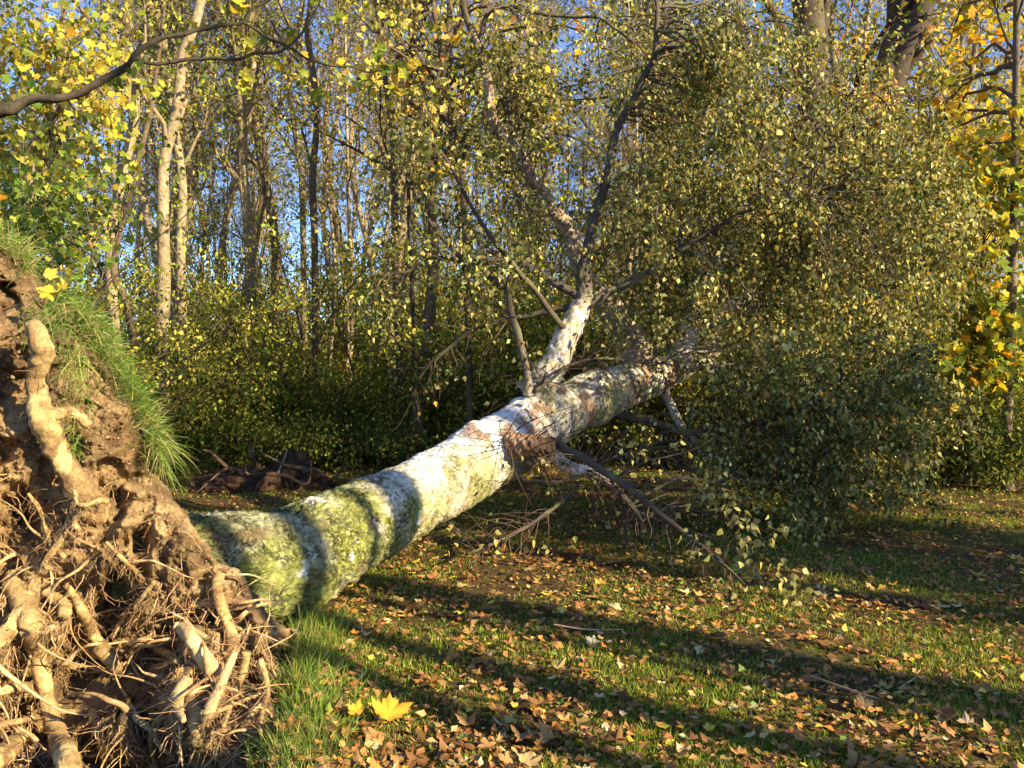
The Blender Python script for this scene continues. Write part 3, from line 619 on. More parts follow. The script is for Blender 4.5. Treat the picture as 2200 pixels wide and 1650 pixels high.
def birch_cols(v, R, seed=0, lo=.045, hi=.10):
    """white bark where the limb is stout, brown and mossy where it is thin"""
    w = sst(lo, hi, R); nz = fbm(v*14, 4, 70+seed); n2 = fbm(v*np.array((30, 30, 30)), 3, 71+seed)
    c = np.ones((len(v), 3))*np.array((.085, .062, .045))
    c = c*(1-sst(.5, .65, nz)[:, None]*.6)+np.array((.16, .17, .06))*sst(.5, .65, nz)[:, None]*.6
    wh = np.ones((len(v), 3))*np.array((.66, .60, .48))
    wh = wh*(1-sst(.5, .6, n2)[:, None]*.75)+np.array((.30, .17, .11))*sst(.5, .6, n2)[:, None]*.75
    wh = wh*(1-sst(.52, .66, nz)[:, None]*.6)+np.array((.28, .27, .10))*sst(.52, .66, nz)[:, None]*.6
    return c*(1-w[:, None])+wh*w[:, None]
limbs = [  # name, points (x, y, D, half width px)
 ('limb', [(1140, 850, 7.75, 40), (1165, 815, 7.75, 34), (1192, 775, 7.8, 31), (1222, 722, 7.9, 28), (1245, 670, 8.0, 25), (1252, 630, 8.0, 20), (1260, 570, 8.0, 14), (1268, 500, 8.0, 12), (1290, 425, 8.0, 11), (1312, 340, 7.9, 10), (1330, 270, 7.9, 9), (1368, 200, 7.9, 8), (1402, 130, 7.8, 7), (1410, 60, 7.8, 6), (1405, -60, 7.8, 4)]),
 ('limb', [(1245, 665, 8.0, 15), (1290, 632, 8.0, 15), (1345, 610, 8.0, 13), (1400, 580, 7.9, 11), (1470, 530, 7.8, 9), (1540, 490, 7.7, 7), (1620, 445, 7.6, 6), (1700, 430, 7.5, 4), (1780, 420, 7.4, 3)]),
 ('limb', [(1240, 640, 8.0, 13), (1190, 605, 8.0, 12), (1140, 570, 8.0, 11), (1080, 562, 7.9, 10), (1000, 560, 7.8, 8), (940, 555, 7.7, 7), (880, 580, 7.6, 5), (830, 590, 7.5, 4), (805, 620, 7.5, 3)]),
 ('limb', [(1215, 708, 7.85, 10), (1185, 670, 7.7, 9), (1145, 620, 7.6, 9), (1100, 565, 7.5, 8), (1050, 500, 7.4, 7), (1010, 440, 7.4, 6), (975, 370, 7.4, 5), (940, 320, 7.4, 4), (905, 280, 7.4, 2)]),
 ('limb', [(1238, 660, 8.0, 11), (1180, 668, 8.1, 9), (1120, 685, 8.2, 8), (1050, 695, 8.3, 7), (1000, 718, 8.4, 7), (955, 755, 8.5, 6), (910, 800, 8.6, 4), (885, 850, 8.7, 2)]),
 ('limb', [(1133, 850, 7.5, 14), (1130, 800, 7.45, 12), (1118, 740, 7.4, 12), (1102, 685, 7.4, 11), (1082, 612, 7.4, 9), (1045, 592, 7.4, 8), (985, 548, 7.4, 8), (940, 500, 7.4, 6), (900, 440, 7.4, 5), (870, 370, 7.4, 3)]),
 ('limb', [(1390, 805, 9.2, 38), (1352, 730, 9.2, 36), (1310, 665, 9.2, 32), (1268, 610, 9.15, 27), (1240, 545, 9.1, 23), (1228, 500, 9.1, 21), (1195, 455, 9.0, 17), (1150, 400, 8.9, 16), (1110, 330, 8.8, 16), (1072, 275, 8.7, 14), (1052, 210, 8.6, 12), (1042, 150, 8.6, 11), (1030, 90, 8.5, 11), (1000, 30, 8.5, 9), (985, -60, 8.4, 7)]),
 ('limb', [(1205, 465, 9.0, 9), (1165, 410, 8.9, 8), (1120, 355, 8.8, 7), (1105, 300, 8.8, 6), (1090, 200, 8.8, 5), (1110, 110, 8.8, 3)]),
 ('limb', [(1030, 85, 8.5, 8), (1050, 30, 8.4, 7), (1090, 12, 8.3, 7), (1150, 28, 8.2, 6), (1220, 35, 8.1, 5), (1290, 42, 8.0, 4), (1360, 90, 8.0, 3)]),
 ('limb', [(1460, 785, 9.6, 32), (1480, 720, 9.7, 30), (1500, 660, 9.8, 27), (1512, 600, 9.9, 22), (1500, 520, 9.9, 17), (1478, 420, 9.9, 14), (1500, 300, 9.8, 11), (1530, 180, 9.7, 9), (1555, 60, 9.6, 6), (1570, -40, 9.5, 4)]),
 ('limb', [(1520, 755, 10, 20), (1540, 715, 9.9, 13), (1552, 690, 9.8, 12), (1570, 662, 9.6, 11), (1620, 660, 9.3, 9), (1690, 640, 9.0, 8), (1760, 610, 8.8, 7), (1840, 600, 8.6, 5), (1920, 620, 8.5, 3)]),
 ('limb', [(1050, 935, 7.3, 22), (1080, 945, 7.08, 27), (1120, 953, 6.93, 25), (1160, 957, 6.86, 21), (1192, 960, 6.85, 17)]),
 ('limb', [(1185, 950, 6.95, 14), (1225, 970, 6.85, 13), (1270, 1000, 6.75, 12), (1320, 1030, 6.65, 12), (1380, 1070, 6.5, 10), (1430, 1110, 6.35, 8), (1490, 1160, 6.2, 7), (1550, 1210, 6.0, 5), (1590, 1245, 5.85, 4), (1625, 1282, 5.7, 2)]),
 ('limb', [(1180, 960, 7.1, 22), (1200, 992, 7.1, 20), (1235, 1010, 7.0, 18), (1270, 1018, 7.0, 17), (1300, 1035, 7.0, 14), (1340, 1070, 7.0, 10), (1380, 1120, 6.9, 6)]),
 ('limb', [(1250, 1035, 7.0, 4), (1215, 1070, 6.9, 6), (1180, 1098, 6.8, 7), (1135, 1130, 6.7, 7), (1090, 1155, 6.6, 6), (1050, 1172, 6.5, 5), (1000, 1192, 6.4, 3)]),
 ('limb', [(1075, 1020, 7.3, 7), (1120, 1030, 7.4, 7), (1180, 1035, 7.5, 6), (1240, 1025, 7.6, 6), (1300, 990, 7.8, 5), (1400, 960, 8.0, 4)]),
 ('limb', [(1310, 880, 8.7, 20), (1380, 900, 8.6, 14), (1460, 925, 8.5, 12), (1560, 920, 8.4, 10), (1640, 905, 8.3, 9), (1730, 880, 8.2, 7), (1850, 885, 8.1, 5), (1940, 890, 8.1, 3)]),
 ('limb', [(1480, 775, 9.8, 16), (1560, 790, 9.6, 13), (1650, 800, 9.4, 11), (1740, 840, 9.2, 9), (1830, 900, 9.0, 7), (1930, 960, 8.8, 4)]),
 ('limb', [(1500, 610, 9.9, 14), (1560, 540, 9.7, 13), (1640, 440, 9.4, 12), (1700, 398, 9.2, 12), (1770, 345, 9.1, 10), (1830, 290, 9.0, 9), (1900, 240, 8.9, 7), (1950, 224, 8.9, 5), (2010, 200, 8.9, 3)]),
 ('limb', [(1690, 400, 9.2, 9), (1740, 400, 9.0, 9), (1800, 408, 8.9, 7), (1865, 415, 8.9, 5), (1960, 440, 8.8, 5), (2010, 450, 8.8, 4), (2040, 495, 8.8, 2)]),
 ('limb', [(1500, 700, 9.8, 18), (1600, 640, 10.2, 15), (1700, 560, 10.6, 12), (1800, 500, 10.9, 10), (1900, 470, 11.1, 8), (2000, 480, 11.2, 5)]),
 ('limb', [(1420, 830, 9.4, 14), (1500, 960, 9.0, 11), (1600, 1010, 8.7, 9), (1700, 1030, 8.5, 7), (1800, 1040, 8.4, 4)]),
 ('limb', [(1195, 790, 7.8, 7), (1175, 812, 7.7, 7), (1150, 838, 7.55, 6)]),
 ('limb', [(1150, 842, 7.45, 6), (1185, 815, 7.5, 6), (1225, 785, 7.6, 5), (1300, 770, 7.7, 4), (1400, 785, 7.8, 3)]),
]
LP, LR = [], []; k0 = True
for nm, pts in limbs:
    q, rr = resample([P(a, b, D) for a, b, D, _ in pts], [w/F*D*(.9 if pts[0][0] == 1140 else 1 if pts[0][0] == 1050 else .85 if pts[0][0] == 1390 else .70) for _, _, D, w in pts], 40)
    q = q+ (np.stack([vn(q*5, 81), vn(q*5, 82), vn(q*5, 83)], -1)-.5)*np.minimum(.05, rr*1.2)[:, None]
    rr = rr*(1+.22*np.exp(-np.linalg.norm(q-q[0], axis=1)/max(.03, rr[0]*1.2)))          # branch collar
    q, rr = endcap(q, rr)
    K = len(rr)
    if rr.max() > .06: q2, r2 = resample(q[1:-1], rr[1:-1], 150); q3, r3 = endcap(q2, r2)
    else: q3, r3 = q, rr
    fs = 44 if rr.max() > .06 else 10
    v, f = tubes(q3[None], r3[None], fs, lambda X: (fbm(X*14, 3, 84)-.5)*.38+(fbm(X*46, 4, 85)-.5)*(.5 if rr.max() > .06 else .25))
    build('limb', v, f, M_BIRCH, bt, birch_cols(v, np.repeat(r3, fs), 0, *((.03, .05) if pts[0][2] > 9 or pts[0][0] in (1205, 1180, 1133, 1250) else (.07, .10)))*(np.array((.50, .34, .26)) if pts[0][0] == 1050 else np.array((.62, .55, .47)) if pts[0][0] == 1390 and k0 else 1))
    k0 = True
    LP.append(q[1:-1]); LR.append(rr[1:-1])
LP = np.array(LP); LR = np.array(LR)

# boughs that fill the crown: one from the nearest limb to each target inside the crown
r = np.random.default_rng(91)
crown_poly = np.array([(1010, -30), (1560, -40), (1740, 40), (1880, 110), (2010, 230), (2060, 420), (2020, 600), (2010, 760), (2050, 900), (2050, 1060), (1800, 1100), (1640, 1130), (1330, 1060), (1400, 900), (1330, 800), (1280, 650), (1120, 520), (1000, 350), (980, 150)])
def inside(p, poly):
    x, y = p; c = False; n = len(poly); j = n-1
    for i in range(n):
        if (poly[i, 1] > y) != (poly[j, 1] > y) and x < (poly[j, 0]-poly[i, 0])*(y-poly[i, 1])/(poly[j, 1]-poly[i, 1])+poly[i, 0]: c = not c
        j = i
    return c
tg = []
while len(tg) < 480:
    px, py = r.uniform(980, 2140), r.uniform(-40, 1130)
    if not inside((px, py), crown_poly): continue
    keep = .45+.55*sst(1250, 1500, px)
    if px < 1400 and py < 450: keep *= .55
    if px > 2040 and r.random() < .6: continue
    if r.random() > keep: continue
    D = r.uniform(7.6, 11.2) if px < 1500 else r.uniform(7.0, 11.4)
    if py > 1000: D = r.uniform(7.0, 8.8)
    q = P(px, py, D)
    if q[2] < .15: continue
    tg.append(q)
tg = np.array(tg); nodes = LP[:, 4:].reshape(-1, 3); nrad = LR[:, 4:].reshape(-1)
def dens(p):
    u = p[:, 0]/p[:, 1]*F+CX; w = HY-(p[:, 2]-CH)/p[:, 1]*F
    clump = sst(.42, .57, fbm(p*np.array((1.7, 1.7, 1.2)), 3, 197))
    right = sst(1420, 1570, u+np.clip(700-w, 0, 400)*.25-np.clip(w-900, 0, 300)*.05)
    left = np.where(w < 430, .55, .36)*(1-sst(760, 840, w))+.05
    trunk = np.clip(1-np.abs(w-(1208-(u-610)*.52))/130, 0, 1)*(u < 1590)
    low = 1-.7*sst(960, 1040, w)*(u < 1680)
    return low*np.clip((left*(1-right)+right*(.6+.4*sst(150, 420, w)))*(.10+.90*clump)*(1-trunk*.95), 0, 1)
tgd, tR = reach(r, nodes, nrad, tg, K=9, sag=.05, arch=.18, r0=.013, wig=.02)
v, f = tubes(tgd, tR, 5); build('boughs', v, f, M_TWIG, bt, birch_cols(v, np.repeat(tR.ravel(), 5)), kind='stuff')
S1, SR = sprout(r, tgd, tR, 2300, .35, 1, .3, .8, .7, .0, .10, .16, 6, .5, .006, .0018)
S2, S2R = sprout(r, LP, LR, 900, .25, 1, .3, .9, .9, .1, .05, .2, 6, .3, .007, .0018)
T1, TR1 = sprout(r, np.concatenate([S1, S2]), np.concatenate([SR, S2R]), 13000, .2, 1, .18, .5, .6, -.2, .14, .14, 5, .6, .0022, .0009)
kd = r.random(len(T1)) < dens(T1[:, 0])**.7+.04; T1, TR1 = T1[kd], TR1[kd]
kd = r.random(len(S1)) < dens(S1[:, 0])**.5+.12; S1, SR = S1[kd], SR[kd]
v, f = cat_tubes([tubes(S1, SR, 3), tubes(S2, S2R, 3), tubes(T1, TR1, 3)])
build('twigs', v, f, M_TWIG, bt, np.ones((len(v), 3))*np.array((.10, .065, .045))*(1+.5*(vn(v*3, 5)[:, None]-.5)), kind='stuff')
NL = 112000
p, y_, z_, s_, c_ = leaves_on(r, T1, NL, .053, T_BIRCH, BIRCHP, .06, .55)
# leaf colour varies by clump, painting light and shade into the crown
c_ = c_*(.45+1.1*fbm(p*1.3, 3, 95))[:, None]
ok = (p[:, 2] > .03) & (r.random(len(p)) < dens(p)**.35); p, y_, z_, s_, c_ = p[ok], y_[ok], z_[ok], s_[ok], c_[ok]
u = p[:, 0]/p[:, 1]*F+CX; w_ = HY-(p[:, 2]-CH)/p[:, 1]*F
near = np.argsort(p[:, 1]+np.where((u > 0) & (u < 2200) & (w_ > 0) & (w_ < 1650), 0, 50))[:300]
mask = np.zeros(len(p), bool); mask[near] = True
v, f, c = emit_leaves((p[~mask], y_[~mask], z_[~mask], s_[~mask], c_[~mask]), T_BIRCH)
build('foliage', v, f, M_BLEAF, bt, c, False, 'stuff')
lm = []
for k in range(5):
    cc = np.array([(.30, .27, .09), (.42, .38, .15), (.20, .20, .06), (.45, .33, .10), (.36, .35, .13)][k])
    o = build('leaf', T_BIRCH2[0], T_BIRCH2[1], M_BLEAF, None, np.ones((9, 3))*cc, True, origin=(0, 0, 0), link=False); lm.append(o.data); bpy.data.objects.remove(o)
def place_leaf(me, pos, yd, zd, sz, parent=None, name='leaf', org=(0, 0, 0)):
    Y = Vector(yd).normalized(); Xv = Y.cross(Vector(zd)).normalized(); Z = Xv.cross(Y)
    o = bpy.data.objects.new(name, me); COL.objects.link(o)
    M = Matrix((( Xv.x*sz, Y.x*sz, Z.x*sz, pos[0]-org[0]), (Xv.y*sz, Y.y*sz, Z.y*sz, pos[1]-org[1]), (Xv.z*sz, Y.z*sz, Z.z*sz, pos[2]-org[2]), (0, 0, 0, 1)))
    if parent: o.parent = parent
    o.matrix_basis = M
    return o
for k, q in enumerate(near):
    place_leaf(lm[k % 5], p[q], y_[q], z_[q], float(s_[q])*1.15, bt, org=bt['_o'])

# ------------------------------------------------------------------ the root plate
outline = np.array([(-260, 380), (-100, 470), (20, 512), (70, 545), (82, 600), (120, 632), (168, 650), (205, 690), (240, 745), (285, 825), (325, 890), (345, 950), (322, 1005), (350, 1042), (388, 1095), (432, 1150), (478, 1205),
                    (520, 1228), (552, 1270), (575, 1320), (600, 1350), (650, 1365), (655, 1420), (635, 1500), (615, 1580), (605, 1760), (-260, 1760)], float)
hgx = np.arange(-250, 665, 2.6); hgy = np.arange(385, 1750, 2.6)
PX, PY = np.meshgrid(hgx, hgy)
def poly_dist(PX, PY, poly):
    d = np.full(PX.shape, 1e9); ins = np.zeros(PX.shape, bool); n = len(poly); j = n-1
    for i in range(n):
        a, b = poly[j], poly[i]; ab = b-a; t = np.clip(((PX-a[0])*ab[0]+(PY-a[1])*ab[1])/(ab@ab), 0, 1)
        d = np.minimum(d, np.hypot(PX-a[0]-t*ab[0], PY-a[1]-t*ab[1]))
        cr = (b[1] > PY) != (a[1] > PY)
        with np.errstate(divide='ignore', invalid='ignore'):
            xx = (a[0]-b[0])*(PY-b[1])/(a[1]-b[1])+b[0]
        ins ^= cr & (PX < xx); j = i
    return np.where(ins, d, -d)
wx = (fbm(np.stack([PX*.02, PY*.02, 0*PX], -1), 4, 101)-.5)*40; wy = (fbm(np.stack([PX*.02, PY*.02, 0*PX], -1), 4, 102)-.5)*40
sdist = poly_dist(PX+wx, PY+wy, outline)
def plate_D(PX, PY):
    u = np.clip(PX/560, -.5, 1.2)
    D = 3.95+.52*u
    low = sst(1240, 1650, PY); D = D-low*(.28+.85*np.clip(u, 0, 1.1))
    D = D+.30*(1-sst(520, 800, PY))                # top leans away
    # the earth collar swelling round the trunk foot
    D = D-.20*np.exp(-(((PX-420)/110)**2+((PY-1180)/120)**2))
    D = D-.16*np.exp(-(((PX-560)/60)**2+((PY-1330)/70)**2))
    return D
D0 = plate_D(PX, PY)
infl = np.sqrt(np.clip(1-(1-np.clip(sdist, 0, 150)/150)**2, 0, 1))
D1 = D0+(.45-.30*np.exp(-(((PX-480)/140)**2+((PY-1230)/160)**2)))*(1-infl)
pw = np.stack([(PX-CX)/F*D1, D1*.6, (HY-PY)/F*D1], -1)
lump = fbm(pw*2.6, 4, 111)-.5
w1, w2, wid = worley(pw*7+1.5*(np.stack([vn(pw*5, 7), vn(pw*5, 8), vn(pw*5, 9)], -1)-.5), 112)
w3, w4, wid2 = worley(pw*19+.8*(np.stack([vn(pw*15, 7), vn(pw*15, 8), vn(pw*15, 9)], -1)-.5), 113)
fibre = fbm(pw*np.array((26, 12, 6)), 4, 114)-.5
fine = fbm(pw*48, 3, 115)-.5
smoothz = .6*np.exp(-(((PX-400)/95)**2+((PY-1190)/120)**2))     # packed earth by the trunk
cavn = fbm(pw*np.array((4.2, 4, 3.0)), 4, 116)
cav = sst(.50, .64, cavn)*sst(1120, 1420, PY)*(1-sst(400, 480, PX)*(1-sst(1330, 1400, PY)))*.55
cav += sst(.56, .66, fbm(pw*5.5, 3, 117))*.16*(1-smoothz)
for (cx, cy, rx, ry, dd) in [(150, 1500, 80, 60, .5), (30, 1570, 50, 60, .4), (300, 1470, 60, 40, .4), (520, 1480, 40, 80, .4), (380, 1640, 120, 50, .5), (40, 1130, 50, 70, .3), (430, 1320, 90, 30, .18), (255, 1245, 16, 24, .25), (130, 1270, 60, 60, .18), (110, 980, 50, 90, .15),
                             (170, 850, 60, 50, .12), (305, 1180, 18, 60, .18), (200, 1620, 60, 60, .45), (45, 620, 40, 60, .12), (320, 1560, 40, 50, .4)]:
    cav += dd*np.exp(-(((PX-cx)/rx)**2+((PY-cy)/ry)**2)**1.5)
amp = 1-.75*smoothz
Dp = -lump*.40*amp-(.5-w1)*.10*amp-(.5-w3)*.075*(.5+.5*amp)-(wid-.5)*.05*amp-fibre*.07*sst(950, 1200, PY)-fine*.034-(np.abs(fbm(pw*13, 4, 130)-.5)*-.16)*(.4+.6*amp)
DF = D1+Dp*(.3+.7*infl)+cav*infl
jx = (fbm(pw*9, 3, 118)-.5)*38*infl*amp; jy = (fbm(pw*9, 3, 119)-.5)*38*infl*amp
QX, QY = PX+jx, PY+jy
front = np.stack([(QX-CX)/F*DF, DF, CH+(HY-QY)/F*DF], -1)
DB = D1+.06+.55*infl+lump*.2*infl                      # the turf side slopes in behind the torn face
back = np.stack([(PX-CX)/F*DB, DB, CH+(HY-PY)/F*DB], -1)
ny_, nx_ = PX.shape; okv = sdist > 0
qi = np.arange(ny_-1)[:, None]*nx_+np.arange(nx_-1)[None]
okq = okv[:-1, :-1] & okv[1:, :-1] & okv[:-1, 1:] & okv[1:, 1:]
f = np.stack([qi, qi+nx_, qi+nx_+1, qi+1], -1)[okq]
# boundary edges join front to back
edges = {}
fl = f
e = np.concatenate([fl[:, [0, 1]], fl[:, [1, 2]], fl[:, [2, 3]], fl[:, [3, 0]]]); key = np.sort(e, 1); kk = key[:, 0].astype(np.int64)*10**7+key[:, 1]
uq, inv, cnt = np.unique(kk, return_inverse=True, return_counts=True); be = e[cnt[inv] == 1]
NV = nx_*ny_
# back sheet only every fourth cell
f_all = np.vstack([f, f[:, ::-1]+NV, np.stack([be[:, 1], be[:, 0], be[:, 0]+NV, be[:, 1]+NV], -1)])
v_all = np.vstack([front.reshape(-1, 3), back.reshape(-1, 3)])
used = np.unique(f_all); remap = -np.ones(len(v_all), int); remap[used] = np.arange(len(used)); f_all = remap[f_all]
cl = np.ones(PX.shape+(3,))*np.array((.45, .30, .145))
cl = mixv(cl, (.21, .135, .065), sst(.42, .62, fbm(pw*3.3, 4, 121)))
cl = mixv(cl, (.50, .35, .17), sst(.52, .7, fbm(pw*5, 4, 122))*(.5+.5*sst(900, 1250, PY)))
cl = mixv(cl, (.22, .135, .07), sst(.55, .7, fbm(pw*11, 4, 123))*.7)
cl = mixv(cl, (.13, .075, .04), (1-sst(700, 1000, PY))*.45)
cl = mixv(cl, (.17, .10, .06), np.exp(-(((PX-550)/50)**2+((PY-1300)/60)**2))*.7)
cl = cl*(1+(wid2[..., None]-.5)*.45)
cl = mixv(cl, (.12, .075, .04), sst(.54, .66, fbm(pw*17, 4, 124))*.5)
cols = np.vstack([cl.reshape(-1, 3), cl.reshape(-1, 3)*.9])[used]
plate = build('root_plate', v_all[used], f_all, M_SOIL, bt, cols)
plate['_o'] = bt['_o']

def surfD(px, py):
    i = int(np.clip(round((py-hgy[0])/2.6), 0, ny_-1)); j = int(np.clip(round((px-hgx[0])/2.6), 0, nx_-1)); return float(DF[i, j])

roots = [  # (x, y, half width px, distance in front of the earth in m)
 [(70, 700, 20, .46), (86, 735, 24, .44), (90, 770, 27, .42), (76, 808, 19, .40), (80, 850, 23, .36), (92, 890, 31, .33), (104, 925, 31, .30), (125, 975, 28, .24), (155, 1025, 28, .18), (185, 1070, 32, .08), (205, 1100, 34, -.05)],
 [(115, 893, 13, .30), (142, 884, 15, .26), (168, 894, 14, .22), (192, 915, 10, .16)],
 [(30, 1240, 34, .0), (50, 1290, 37, .10), (68, 1345, 31, .18), (80, 1400, 25, .22), (93, 1455, 24, .24), (105, 1520, 25, .26), (125, 1585, 30, .28), (150, 1650, 36, .3), (165, 1740, 42, .3)],
 [(60, 1310, 26, .12), (30, 1340, 24, .16), (5, 1365, 26, .18), (-40, 1400, 30, .15)],
 [(70, 1345, 16, .15), (95, 1355, 13, .16), (118, 1345, 9, .14)],
 [(165, 1430, 10, .10), (160, 1405, 17, .16), (185, 1388, 26, .18), (220, 1398, 26, .17), (245, 1430, 18, .14), (268, 1452, 14, .12), (288, 1468, 9, .1)],
 [(375, 1345, 14, .36), (392, 1352, 21, .34), (412, 1372, 22, .28), (428, 1398, 22, .2), (446, 1425, 25, .1), (470, 1450, 24, -.05)],
 [(140, 1255, 9, .03), (158, 1278, 12, .08), (175, 1310, 15, .12), (192, 1345, 17, .12), (215, 1385, 16, .08), (245, 1420, 14, .0)],
 [(108, 1280, 18, .08), (135, 1298, 20, .1), (140, 1320, 20, .08)],
 [(472, 1232, 17, .06), (466, 1262, 18, .09), (474, 1300, 16, .1), (492, 1345, 18, .08), (500, 1400, 20, .0)],
 [(400, 1475, 16, .0), (412, 1520, 22, .06), (428, 1570, 28, .1), (440, 1630, 31, .12), (445, 1720, 34, .12)],
 [(440, 1552, 15, .16), (452, 1520, 17, .17), (470, 1480, 17, .15), (486, 1445, 14, .1), (505, 1400, 12, .03)],
 [(395, 1548, 8, .16), (385, 1525, 16, .16), (382, 1495, 21, .12), (400, 1465, 20, .04)],
 [(352, 1700, 7, .26), (332, 1640, 6, .26), (324, 1590, 6, .27), (335, 1550, 6, .27), (385, 1500, 5, .24), (440, 1460, 5, .2)],
 [(360, 1640, 6, .3), (395, 1600, 7, .3), (440, 1545, 7, .28), (500, 1515, 6, .24), (560, 1490, 4, .2)],
 [(-30, 1490, 16, .16), (20, 1480, 16, .16), (65, 1478, 15, .14), (100, 1500, 13, .1)],
 [(-20, 1640, 34, .2), (30, 1600, 28, .18), (65, 1570, 24, .16), (110, 1535, 20, .14), (150, 1505, 18, .1), (185, 1490, 12, .05)],
 [(-10, 1560, 10, .24), (60, 1545, 9, .24), (120, 1530, 8, .22), (180, 1530, 6, .2)],
 [(228, 1165, 5, .18), (262, 1200, 7, .15), (285, 1222, 7, .12), (310, 1246, 5, .06)],
 [(160, 1052, 7, .22), (166, 1080, 7, .22), (185, 1085, 7, .22), (215, 1075, 9, .2), (232, 1078, 10, .18)],
 [(175, 1150, 8, .12), (160, 1120, 8, .16), (178, 1105, 12, .15), (198, 1112, 12, .12)],
 [(115, 1440, 5, .3), (140, 1425, 8, .28), (150, 1433, 8, .26), (180, 1430, 6, .22), (215, 1442, 4, .18)],
 [(95, 1210, 8, .05), (125, 1170, 12, .08), (150, 1120, 14, .06), (165, 1080, 12, .0)],
 [(200, 1530, 14, .08), (220, 1590, 17, .14), (235, 1650, 19, .16), (240, 1720, 20, .16)],
 [(0, 1140, 14, .14), (14, 1142, 12, .1), (40, 1160, 9, .0)],
 [(100, 1375, 11, .16), (130, 1368, 11, .2), (118, 1376, 9, .26)],
 [(250, 1345, 9, .0), (290, 1360, 12, .06), (330, 1385, 14, .07), (370, 1410, 12, .02)],
 [(160, 1460, 8, .12), (240, 1470, 11, .14), (320, 1440, 10, .12), (380, 1420, 8, .05)],
 [(530, 1400, 14, .02), (520, 1450, 12, .1), (500, 1500, 9, .14), (480, 1560, 7, .16)],
 [(560, 1420, 10, .03), (575, 1480, 8, .1), (560, 1550, 6, .14), (570, 1640, 5, .14)],
 [(330, 1250, 6, .04), (300, 1290, 8, .1), (270, 1320, 8, .1), (240, 1370, 7, .08)],
 [(60, 1060, 5, .2), (85, 1095, 7, .2), (100, 1140, 6, .16), (115, 1190, 5, .1)],
 [(-20, 1080, 20, .1), (15, 1110, 14, .12), (30, 1140, 6, .1)],
]
RP = []
for kx, rt in enumerate(roots):
    pts, rad = [], []
    Ds = [surfD(a, b) for a, b, _, _ in rt]; ref = np.median(Ds)
    for (a, b, w, o), d in zip(rt, Ds):
        D = min(d, .65*ref+.35*d)-o*(.6 if kx == 0 else .75); pts.append(P(a, b, D)); rad.append(w/F*D*(.9 if kx < 2 else .70))
    K = 90; q, rr = resample(pts, rad, K); q, rr = endcap(q, rr)
    sid = 26 if max(rad) > .04 else 12
    amp_ = .55 if max(rad) > .04 else .4
    v, f = tubes(q[None], rr[None], sid, lambda X: (fbm(X*np.array((11, 11, 26)), 4, 131+kx)-.5)*amp_*1.3+(fbm(X*np.array((60, 60, 110)), 3, 7)-.5)*.3)
    t = fbm(v*9, 4, 140+kx); c = np.ones((len(v), 3))*np.array((.42, .29, .125))
    c = c*(1-sst(.45, .6, t)[:, None])+np.array((.27, .17, .075))*sst(.45, .6, t)[:, None]
    t2 = sst(.60, .68, fbm(v*13, 3, 141+kx))[:, None]; c = c*(1-t2)+np.array((.64, .46, .19))*t2
    if kx in (6, 11, 12): c = c*.4+np.array((.70, .52, .26))*.6
    build('root', v, f, M_ROOT, plate, c, origin=bt['_o'])
    RP.append(resample(q[1:-1], rr[1:-1], 9))
r = np.random.default_rng(150)
for k in range(130):
    for _ in range(30):
        a_, b_ = r.uniform(-30, 610), r.uniform(1120, 1660)
        if poly_dist(np.array([a_]), np.array([b_]), outline)[0] > 22 and not (330 < a_ < 470 and b_ < 1300) and r.random() < sst(1050, 1400, b_): break
    th = r.uniform(0, 6.28); ln = r.uniform(90, 300); w = r.uniform(1.8, 5) if r.random() < .8 else r.uniform(5, 10); pts, rad = [], []
    bend = r.normal(0, .14); D_s = surfD(a_, b_); nseg = 7
    for j in range(nseg):
        D_n = min(surfD(a_, b_), D_s+.05); D_s = .6*D_s+.4*D_n; lift = .10*math.sin(math.pi*(j+.3)/nseg)*r.uniform(.3, 1.3)+.01
        pts.append(P(a_, b_, D_s-lift)); rad.append(w*(1-.09*j)/F*D_s)
        th += bend+r.normal(0, .22); a_ += math.cos(th)*ln/nseg; b_ += (math.sin(th)+.12)*ln/nseg
    rad = [x*(1-.75*j/nseg) for j, x in enumerate(rad)]
    q, rr = resample(pts, rad, 26); q, rr = endcap(q, rr); v, f = tubes(q[None], rr[None], 9, lambda X: (fbm(X*40, 3, k)-.5)*.6)
    t = fbm(v*12, 3, 160+k)[:, None]; base_ = np.array([(.46, .31, .15), (.56, .40, .2), (.34, .21, .10)][k % 3])
    build('root', v, f, M_ROOT, plate, base_*(.7+.6*t), origin=bt['_o'])
# fine rootlets hanging from earth and roots
r = np.random.default_rng(151); n = 4000; K = 7
a0 = r.uniform(-40, 640, n*3); b0 = 1000+r.random(n*3)**.8*690
ins = poly_dist(a0, b0, outline) > 14; dens = .25+.75*sst(1180, 1380, b0); m = ins & (r.random(n*3) < dens) & ~((np.abs(a0-400) < 70) & (np.abs(b0-1190) < 90) & (r.random(n*3) < .7))
a0, b0 = a0[m][:n], b0[m][:n]; n = len(a0)
st = np.array([P(a, b, surfD(a, b)+.01) for a, b in zip(a0, b0)])
d = nrm(np.stack([r.normal(0, .5, n), -.55+r.normal(0, .25, n), -.5+r.normal(0, .45, n)], 1)); Ln = r.uniform(.03, .17, n)*(1+1.0*(r.random(n) < .12)); out = [st]
curl = r.normal(0, .28, (n, 3))
for k in range(K-1):
    d = nrm(d+curl*.6+r.normal(0, .28, (n, 3))+np.array((0, 0, -.16))); out.append(out[-1]+d*(Ln/(K-1))[:, None])
Q = np.stack(out, 1); R = (r.uniform(.0011, .0036, n)*(1+1.2*(r.random(n) < .1)))[:, None]*np.linspace(1, .35, K)[None]
hp = np.array([a for a, _ in RP]); hr = np.array([b for _, b in RP])
Q3, R3 = sprout(r, hp, hr, 2600, .02, 1, .03, .12, 1.3, -.2, .15, .4, 6, .2, .0028, .0009)
